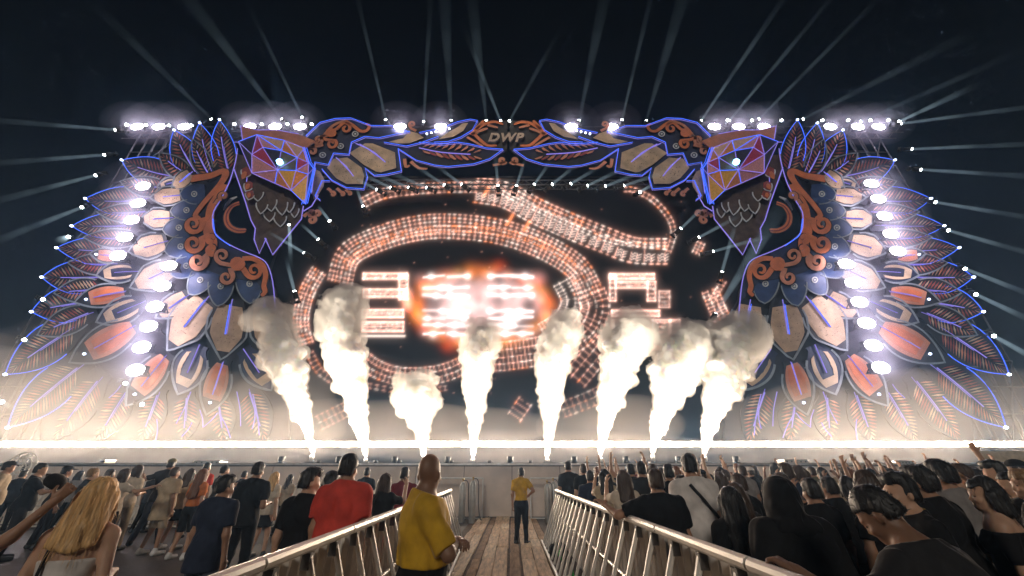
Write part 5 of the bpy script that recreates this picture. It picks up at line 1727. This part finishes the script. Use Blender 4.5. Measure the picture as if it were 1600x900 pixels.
person(604, 741, 6.2, 20, 'dark haired person in black, holding up a phone, right of the red shirt', LG, skin='light', c='black', hair='bob', f=1, ra='phone', hc='brown')
person(634, 730, 7.6, 0, 'person in maroon shirt behind the folded-arms guard', LG, skin='brown', c='maroon', hair='crop', fat=1.1)
person(575, 731, 11.5, 0, 'small dark figure behind the red shirted shoulder', LG, skin='tan', c='black', hair='short')
person(432, 738, 9.6, 10, 'blonde woman in pale top behind the tall black tee', LG, f=1, skin='light', c='cream', hair='long', hc='blonde', bottom='skirt')
# -------- left of the aisle, farther
person(19, 721, 10.4, 50, 'man in beige tee and cap at the left edge of the crowd', LG, skin='tan', c='beige', c2='black', hair='cap', capc='charcoal', fat=1.05)
person(69, 724, 9.3, 42, 'man in black polo with hands together, second from the left edge', LG, skin='light', c='black', c2='charcoal', hair='short', la='fwd', ra='fwd', hyaw=15)
person(109, 728, 10.6, 30, 'slim man in black tee and black beanie near the left edge', LG, skin='tan', c='black', c2='black', hair='cap', capc='black', stance=.14)
person(150, 731, 9.2, 28, 'broad man in black tee with close cropped hair behind the blonde woman', LG, skin='light', c='charcoal', c2='grey', hair='crop', hc='light', fat=1.2)
person(176, 733, 11.0, 20, 'dark haired woman just left of the curly haired dancer', LG, f=1, skin='tan', c='maroon', hair='long', hc='brown')
person(199, 733, 9.0, 15, 'woman with brown hair dancing beside the blonde head', LG, f=1, skin='light', c='cream', hair='bob', hc='brown', ra='out')
person(219, 727, 10.4, -10, 'curly haired woman in pale top facing the jumpsuit man', LG, f=1, skin='light', c='cream', c2='sand', hair='bob', hc='brown', la='bent', ra='bent')
person(271, 717, 11.2, -25, 'man in cap and dark shirt reaching out, behind the beige outfit', LG, skin='tan', c='charcoal', c2='denim', hair='cap', capc='olive', la='out', ra='fwd', stance=.16)
person(277, 730, 9.9, 12, 'man in loose beige top and shorts with white shoes, dancing', LG, skin='tan', c='sand', c2='beige', hair='short', hc='brown', bottom='shorts', hem=.66, loose=.05, ws=1, la='out', stance=.12)
person(301, 733, 10.6, 5, 'woman in black skirt and tan top holding a phone', LG, f=1, skin='light', c='sand', c2='black', hair='long', hc='brown', bottom='skirt', ra='phone', ws=1)
person(320, 733, 9.4, 8, 'woman with long auburn hair in black shorts', LG, f=1, skin='light', c='orange', c2='black', hair='verylong', hc='auburn', bottom='shorts', ws=1, hem=.98)
person(326, 723, 12.2, 0, 'person in red seen over the auburn hair', LG, skin='tan', c='red', hair='short')
person(354, 727, 10.8, 30, 'man stretching both arms out behind the split-hem shirt', LG, skin='light', c='charcoal', hair='short', ra='out', la='out')
for i, (x, y, D) in enumerate(((40, 735, 13.0), (128, 736, 13.2), (248, 737, 13.4), (384, 736, 13.2), (455, 742, 12.6))):
    person(x, y, D, 10 * i - 20, ['short figure by the far barrier behind the black polo', 'figure by the far barrier between the beanie and the cropped head', 'figure by the far barrier left of the reaching cap wearer', 'figure by the far barrier left of the tall black tee', 'figure by the far barrier right of the tall black tee'][i], LG, skin='tan', c=('black', 'grey', 'charcoal', 'navy', 'beige')[i], hair=('short', 'bob', 'cap', 'short', 'long')[i], f=i % 2)
# -------- right of the aisle, near
person(1214, 747, 2.85, 6, 'person in black hoodie with the hood up at the barrier', RG, skin='tan', c='black', top='hoodie', hyaw=34, hpit=5, loose=.045, fat=1.1, la='bent', ra='down')
hw_ = (1.245, 2.04, 1.205)
person(1332, 770, 2.12, -18, 'man in dark tee bending his head, hand gripping the barrier rail', RG, skin='brown', c='charcoal', hair='short', lean=(.32, -.08), reach=1.08, hyaw=-18, hpit=40, la=('W', hw_, (-.3, -.7, -.6)), lh=(.85, (0, 0, -1)), fat=1.12, loose=.03, eyes=1)
person(1396, 741, 2.95, -78, 'young man in profile, black polo with yellow collar trim', RG, skin='light', c='black', hair='thick', collar='yellow', hyaw=0, eyes=1)
person(1428, 729, 3.45, -20, 'man with thick dark hair in black jacket, back turned, behind the profile face', RG, skin='tan', c='black', top='long', hair='thick', fat=1.18, loose=.04)
person(1463, 721, 4.0, -16, 'man in pale grey tee with swept hair behind the black jacket', RG, skin='tan', c='grey', hair='thick', fat=1.1)
person(1527, 747, 3.2, -38, 'woman in black off-shoulder top with dark bob looking aside', RG, f=1, skin='light', c='black', top='offshoulder', hair='bob', hyaw=-28, fat=1.05, eyes=1, ra='bent')
person(1592, 734, 3.7, -50, 'woman with light brown long hair at the right edge', RG, f=1, skin='light', c='black', hair='long', hc='light', top='sleeveless', hyaw=-15, eyes=1)
person(1346, 737, 3.7, -4, 'woman with long straight hair behind the bent head', RG, f=1, skin='tan', c='black', hair='verylong', hc='brown')
person(1022, 733, 4.35, 2, 'broad man in black tee leaning towards the barrier rail', RG, skin='tan', c='black', hair='short', hc='brown', fat=1.28, lean=(.08, .0), la='out', loose=.04)
wt_, wf_, ws_ = person(1073, 710, 4.9, -2, 'tall man in white tee with a dark strap across his back', RG, skin='tan', c='white', hair='crop', fat=1.08, loose=.04)
person(1136, 762, 3.6, 4, 'short woman in black with very long black hair at the barrier', RG, f=1, skin='light', c='black', hair='verylong', la='down')
person(1146, 756, 4.2, -4, 'dark haired woman directly behind the very long black hair', RG, f=1, skin='tan', c='charcoal', hair='long', hc='brown')
person(887, 721, 11.0, 6, 'tall man in dark shirt at the far end of the right barrier', RG, skin='tan', c='charcoal', hair='short', fat=1.1)
person(911, 738, 11.6, 0, 'short dark figure right of the tall man at the barrier end', RG, skin='tan', c='black', hair='short')
person(921, 735, 8.2, 0, 'person in patterned navy shirt by the barrier, far end', RG, skin='tan', c='navy', hair='short')
person(944, 734, 7.3, 4, 'woman filming with both hands raised at the barrier', RG, f=1, skin='light', c='sand', hair='long', la='phone', ra='phone')
person(972, 736, 6.0, -6, 'woman with long hair and pale top holding up a phone by the rail', RG, f=1, skin='light', c='cream', hair='long', hc='brown', la='phone')
person(984, 725, 8.6, 0, 'person with both arms thrown up behind the filming women', RG, skin='tan', c='black', hair='short', la='raise2', ra='raise2')
person(1000, 722, 7.2, 0, 'man with dark hair behind the broad black tee', RG, skin='tan', c='charcoal', hair='short')
person(1043, 727, 7.0, 6, 'person between the broad black tee and the white tee', RG, skin='tan', c='black', hair='thick')
person(1225, 725, 6.4, -6, 'man with wavy hair behind the hooded head', RG, skin='light', c='navy', hair='thick', hc='brown')
person(1262, 748, 4.1, 0, 'dark haired person in black right of the hood', RG, skin='tan', c='black', hair='short', f=1)
person(1290, 745, 4.8, -8, 'person in black with hands up between the hood and the bent head', RG, skin='tan', c='black', hair='short', la='clap', ra='clap')
person(1496, 726, 5.4, -10, 'man in pale shirt with brown hair beyond the grey tee', RG, skin='light', c='sand', hair='thick', hc='brown')
person(1546, 721, 4.9, -28, 'man with dark hair and raised clapping hands', RG, skin='light', c='grey', hair='thick', la='clap', ra='clap', hyaw=-30)
person(1581, 719, 5.8, -12, 'man in black cap stretching an arm up to the side', RG, skin='tan', c='black', hair='cap', capc='black', la='raise2', hyaw=-15)
person(1568, 738, 4.5, -40, 'round faced person in black looking across the crowd', RG, skin='light', c='black', hair='short', hyaw=-25)
# -------- the mass of the crowd beyond
ARC = []
for k, sp in enumerate([dict(), dict(la='raise2'), dict(f=1, hair='long'), dict(hair='thick', ra='raise'), dict(f=1, hair='bob', la='phone', ra='phone'), dict(hair='cap', fat=1.1), dict(la='raise', ra='raise2', hair='short'), dict(f=1, hair='verylong', ra='raise2'), dict(fat=1.15, hair='crop'), dict(ra='phone', hair='thick')]):
    sp['seed'] = 200 + k
    ARC.append((sp, mesh_set(figure(sp, .02))))
crng = random.Random(77)
n_c = 0
where = ['near the barrier end', 'behind the broad black tee', 'beside the white tee', 'behind the very long hair', 'beyond the hood', 'beyond the bent head', 'beyond the profile face', 'beyond the grey tee', 'at the right edge']
cols = ['black', 'black', 'black', 'charcoal', 'navy', 'grey', 'white', 'maroon', 'beige', 'olive']
seen = {}
for row, (D, step, y0) in enumerate(((5.2, 58, 736), (6.0, 50, 734), (6.9, 44, 732), (7.9, 38, 731), (9.1, 33, 730), (10.4, 29, 729), (11.9, 26, 729), (13.6, 25, 730))):
    x = 905 + crng.uniform(0, 20) + (100 if D < 6.5 else 0)
    while x < 1610:
        y = y0 + crng.uniform(-7, 9)
        p = P(x, y, D + crng.uniform(-.3, .3))
        if p.x > 1.62 and all((p.x - a) ** 2 + (p.y - b) ** 2 > .30 for a, b in ALLP):
            k = crng.randrange(len(ARC))
            sp, ms = ARC[k]
            if k in (1, 3, 6, 7) and crng.random() < .35:
                sp, ms = ARC[crng.choice((0, 2, 5, 8))]
            sp2 = dict(sp); cc = crng.choice(cols); hc = crng.choice(['black', 'black', 'brown', 'brown', 'auburn'])
            sp2.update(c=cc, c2='black', hc=hc, skin=crng.choice(['light', 'tan', 'tan', 'brown']), capc=crng.choice(['black', 'olive', 'white']))
            pose = 'with an arm up' if 'raise' in str(sp.get('la', '')) + str(sp.get('ra', '')) else ('filming' if 'phone' in str(sp.get('la', '')) + str(sp.get('ra', '')) else 'looking on')
            wh = where[min(8, max(0, int((x - 890) / 80)))]
            lab = '%s %s in %s %s, %s row %s' % ({'black': 'black haired', 'brown': 'brown haired', 'auburn': 'auburn haired'}[hc], 'woman' if sp.get('f') else ('capped man' if sp.get('hair') == 'cap' else 'man'), cc, pose, ordn[row], wh)
            seen[lab] = seen.get(lab, 0) + 1
            if seen[lab] > 1: lab = lab.replace(' row', ' row, %s such,' % ordn[seen[lab] - 1])
            place(sp2, ms, (p.x, p.y, 0), p.z, crng.uniform(-25, 20), lab, 'farther rows of the crowd')
            ALLP.append((p.x, p.y)); n_c += 1
        x += step * crng.uniform(.8, 1.25)
# straps, phones, bands
def band(name, pts, r, mat, label, cat, fig_t=None):
    o = build(name, MB().tube(smooth_line(pts, 4), r, 6), mat, None, True)
    return tag(o, label, cat)
def on_fig(t, fig, s, p, face):
    c, sn = math.cos(-R(face)), math.sin(-R(face))
    return Vector((t.location.x + (c * p[0] - sn * p[1]) * s, t.location.y + (sn * p[0] + c * p[1]) * s, p[2] * s))
def back_y(fig, keys, x, z):
    best = 0.0
    for k in keys:
        if k in fig:
            v = fig[k][0]
            m = (np.abs(v[:, 0] - x) < .035) & (np.abs(v[:, 2] - z) < .035)
            if m.any(): best = min(best, float(v[m, 1].min()))
    return best - .006
def strap(fg, face, xz, r, label):
    t_, f_, s_ = fg
    pts = [on_fig(t_, f_, s_, (x, back_y(f_, ('body', 'top'), x, z), z), face) for x, z in xz]
    band('bag_strap', pts, r, CL['charcoal'], label, 'strap')
strap((bt_, bf_, bs_), -22, [(-.085, 1.42), (-.09, 1.36), (-.092, 1.28), (-.095, 1.20), (-.10, 1.12), (-.105, 1.04), (-.11, .96)], .008, 'thin black bag strap down the blonde woman bare back')
strap((wt_, wf_, ws_), -2, [(-.09, 1.43), (-.06, 1.38), (-.02, 1.33), (.03, 1.27), (.08, 1.21), (.13, 1.15), (.165, 1.10)], .017, 'dark strap crossing the back of the white tee')

# ================================================================== crowd barriers
rail_m = paint('barrier_rail', (.68, .64, .58), .38, metal=.25, var=.15, scale=6)
slat_m = [paint('barrier_slat_%d' % i, c, .5, metal=.1, var=.3, scale=3, stretch=(1, 1, .3)) for i, c in enumerate(((.80, .73, .64), (.60, .54, .47), (.72, .65, .57)))]
dark_m = paint('barrier_dark', (.07, .06, .05), .6)
UL = 1.30
def barrier_proto():
    """one unit along +y, top rail over x = 0, struts reaching to -x (the aisle)"""
    t = thing('crowd_barrier', (0, 0, 0), 'x', 'barrier', 'crowd barriers along the aisle')
    build('top_rail', MB().tube([(0, .012, 1.19), (0, UL - .012, 1.19)], .034, 10), rail_m, t, False)
    build('mid_rail', MB().tube([(.03, .012, .62), (.03, UL - .012, .62)], .02, 8), rail_m, t)
    build('base_plate', MB().box((-.40, .012, .062), (.10, UL - .012, .078)), dark_m, t)
    build('base_edge', MB().box((-.44, .01, .060), (-.401, UL - .01, .10)), rail_m, t)
    for k in range(3):
        y = .12 + k * .43
        s = build('strut', MB().tube([(-.005, y, 1.15), (-.39, y + .02, .10)], .021, 8), rail_m, t)
        build('gusset', MB().box((-.03, y - .03, 1.07), (.02, y + .03, 1.155)), dark_m, s)
    ns = 9
    for k in range(ns):
        y = .03 + (UL - .06) * k / ns
        wv = (UL - .06) / ns
        a = MB()
        a.add([(.045, y + .008, .09), (.075, y + wv * .25, .09), (.075, y + wv * .62, .09), (.045, y + wv * .86, .09), (.045, y + .008, 1.15), (.075, y + wv * .25, 1.15), (.075, y + wv * .62, 1.15), (.045, y + wv * .86, 1.15),
               (.055, y + .008, .09), (.085, y + wv * .25, .09), (.085, y + wv * .62, .09), (.055, y + wv * .86, .09), (.055, y + .008, 1.15), (.085, y + wv * .25, 1.15), (.085, y + wv * .62, 1.15), (.055, y + wv * .86, 1.15)],
              [(0, 1, 5, 4), (1, 2, 6, 5), (2, 3, 7, 6), (8, 12, 13, 9), (9, 13, 14, 10), (10, 14, 15, 11), (0, 4, 12, 8), (3, 11, 15, 7), (4, 5, 13, 12), (5, 6, 14, 13), (6, 7, 15, 14)])
        build('slat', a, slat_m[k % 3], t)
    return t
bproto = barrier_proto()
first = [True]
def put(loc, rz, label, group, flip=False):
    o = bproto if first[0] else copy_tree(bproto)
    first[0] = False
    o.location = loc; o.rotation_euler = (0, 0, rz)
    if flip: o.scale = (-1, 1, 1)
    o['label'] = label; o['group'] = group
# right line, then left line (slightly splayed), nearest unit first
for i in range(8):
    put((1.16, .95 + i * UL, 0), 0, 'slatted steel barrier unit, %s from the camera on the right of the aisle' % ordn[i], 'crowd barriers along the aisle')
ang = math.atan2(.40, 9.5)
for i in range(8):
    put((-1.17 - math.sin(ang) * i * UL, .95 + math.cos(ang) * i * UL, 0), ang, 'slatted steel barrier unit, %s from the camera on the left of the aisle' % ordn[i], 'crowd barriers along the aisle', True)
for i in range(14):
    put((-2.6 - i * UL, 14.6, 0), R(90), 'slatted barrier unit before the stage, %s from the aisle on the left' % ordn[i], 'barriers before the stage')
for i in range(14):
    put((2.2 + (i + 1) * UL, 15.6, 0), R(90), 'slatted barrier unit before the stage, %s from the aisle on the right' % ordn[i], 'barriers before the stage')

# ================================================================== small things
can_m = paint('green_glass', (.02, .30, .05), .15, var=.2)
def bottle(x, y, rot, label):
    t = thing('bottle', (x, y, .11), label, 'bottle', 'green bottles behind the right barrier')
    build('glass', MB().lathe([(.03, -.11), (.034, -.1), (.034, .03), (.014, .08), (.013, .13)], 12, (x, y, .11)), can_m, t, True)
    build('cap', MB().lathe([(.016, .131), (.016, .15)], 10, (x, y, .11)), rail_m, t)
    t.rotation_euler = rot
    if rot[0]: t.location.z = .045
    return t
for i, (x, y, r, lab) in enumerate(((.98, 6.2, (0, 0, 0), 'green bottle standing at the foot of the right barrier, nearest'), (.90, 6.9, (0, 0, 0), 'green bottle standing second along the right barrier'), (.93, 8.9, (0, 0, 0), 'green bottle beside the black bag by the right barrier'), (.86, 5.4, (1.57, 0, .6), 'green bottle lying at the foot of the right barrier'))):
    b_ = bottle(x, y, r, lab)
    b_.location.z += .085
def sack(x, y, z, r, mat, label, seed):
    F = Field((-r * 1.6,) * 3, (r * 1.6,) * 3, r / 9)
    F.ell((0, 0, -r * .2), (r, r * .75, r * .7), .03); F.cone((0, 0, r * .3), (.0, .0, r * .8), r * .4, r * .15, .05)
    p = F.points()
    F.d = F.d + (.03 * lattice_noise(p, 9, seed) + .02 * lattice_noise(p, 19, seed + 1)).astype(np.float32)
    v, f = F.mesh()
    o = link('bag', np_mesh('bag', v, f), mat); o.location = (x, y, z)
    tag(o, label, 'bag')
sack(.93, 9.3, .23, .20, CL['black'], 'black bag dropped against the right barrier, far end', 5)
sack(.92, 4.6, .21, .17, CL['black'], 'black bag lying against the right barrier, nearest', 6)
paper = paint('paper', (.6, .52, .45), .8, var=.2)
for i, (x, y) in enumerate(((.88, 5.9), (.95, 7.6), (.83, 7.2), (.97, 5.1))):
    q = MB()
    rr = random.Random(i)
    q.add([(-.07, -.05, 0), (.07, -.055, .01), (.075, .05, .0), (-.06, .055, .018), (0, 0, .03), (-.07, -.05, .003), (.07, -.055, .013), (.075, .05, .003), (-.06, .055, .021), (0, 0, .033)], [(0, 4, 1), (1, 4, 2), (2, 4, 3), (3, 4, 0), (5, 6, 9), (6, 7, 9), (7, 8, 9), (8, 5, 9), (0, 1, 6, 5), (1, 2, 7, 6), (2, 3, 8, 7), (3, 0, 5, 8)])
    o = build('litter', q, paper); o.location = (x, y, .082); o.rotation_euler = (0, 0, rr.uniform(0, 6))
    tag(o, 'crumpled pale wrapper, %s of the wrappers along the right barrier foot' % ordn[i], 'litter', 'wrappers on the barrier base')
# misting fan at the far left, cases and boards on the pit side
fan_x = P(42, 720, 15.4)
t = thing('fan', (fan_x.x, 15.4, 0), 'round caged fan on a stand behind the left crowd', 'fan')
mb = MB(); mb2 = MB()
for rr in (.55, .38, .2):
    mb.tube([(fan_x.x + rr * math.cos(a * .3927), 15.3, 1.75 + rr * math.sin(a * .3927)) for a in range(17)], .014, 5)
for a in range(12):
    mb2.tube([(fan_x.x, 15.29, 1.75), (fan_x.x + .55 * math.cos(a * .5236), 15.3, 1.75 + .55 * math.sin(a * .5236))], .008, 4)
build('cage_ring', mb, white_tube, t); tag(build('cage_wires', mb2, white_tube, t), kind='stuff')
for a in range(4):
    c0, s0 = math.cos(a * 1.5708 + .3), math.sin(a * 1.5708 + .3)
    build('blade', MB().add([(fan_x.x + .05 * c0, 15.38, 1.75 + .05 * s0), (fan_x.x + .46 * c0 - .12 * s0, 15.36, 1.75 + .46 * s0 + .12 * c0), (fan_x.x + .48 * c0 + .12 * s0, 15.42, 1.75 + .48 * s0 - .12 * c0)], [(0, 1, 2)]), white_tube, t)
build('motor', MB().lathe([(.09, 1.66), (.11, 1.7), (.11, 1.8), (.09, 1.84)], 10, (fan_x.x, 15.48, 0)), body_m, t)
build('pole', MB().tube([(fan_x.x, 15.48, 0), (fan_x.x, 15.48, 1.66)], .03, 8), rail_m, t)
build('foot', MB().lathe([(.3, 0), (.3, .03), (.05, .06)], 14, (fan_x.x, 15.48, 0)), body_m, t)
pale = paint('pale_case', (.62, .55, .48), .5, var=.15)
def case(px0, px1, py0, py1, D, label, mat=pale, nm='equipment_case'):
    a, b_ = P(px0, py1, D), P(px1, py0, D)
    t = thing(nm, ((a.x + b_.x) / 2, D, 1.98), label, 'case', 'cases on the stage edge')
    z0, z1 = 1.985, b_.z
    build('body', MB().box((a.x, D, z0), (b_.x, D + .5, z1)), mat, t)
    for k in range(5):
        x = a.x + (b_.x - a.x) * (k + .5) / 5
        build('slot', MB().box((x - .03, D - .012, z0 + .1), (x + .03, D - .001, z1 - .06)), body_m, t)
    build('lid', MB().box((a.x - .015, D - .015, z1 + .002), (b_.x + .015, D + .515, z1 + .05)), alu, t)
case(297, 343, 722, 742, 18.2, 'pale louvred case on the stage edge behind the phone holder')
case(1232, 1262, 720, 742, 18.2, 'pale louvred case on the stage edge beyond the hood')
case(1410, 1428, 722, 740, 18.2, 'narrow pale louvred case on the stage edge beyond the grey tee')
case(148, 164, 720, 740, 18.2, 'small pale case on the stage edge at the left')
# tan canopy board at the far right
a, b_ = P(1534, 722, 14.0), P(1610, 705, 14.0)
t = thing('board', ((a.x + b_.x) / 2, 14.0, 0), 'tan rectangular board on posts above the right edge of the crowd', 'board')
build('panel', MB().box((a.x, 14.0, a.z), (b_.x + 1, 14.06, b_.z)), paint('board_tan', (.45, .36, .25), .7), t)
for x in (a.x + .15, b_.x + .7):
    build('post', MB().tube([(x, 14.12, 0), (x, 14.12, b_.z)], .04, 8), rail_m, t)
# big pale drapes beside the stage

# ================================================================== the air
hz = build('haze', MB().box((-75, -8, -1.2), (75, 46, 46)), None)
m, nt = _new('haze_air')
n, l = nt.nodes, nt.links
n.clear()
o = n.new('ShaderNodeOutputMaterial')
v = n.new('ShaderNodeVolumePrincipled')
v.inputs['Color'].default_value = (0.34, 0.60, 1.0, 1)
v.inputs['Density'].default_value = 0.0015
v.inputs['Anisotropy'].default_value = 0.68
l.new(v.outputs[0], o.inputs['Volume'])
hz.data.materials.append(m)
tag(hz, kind='stuff')
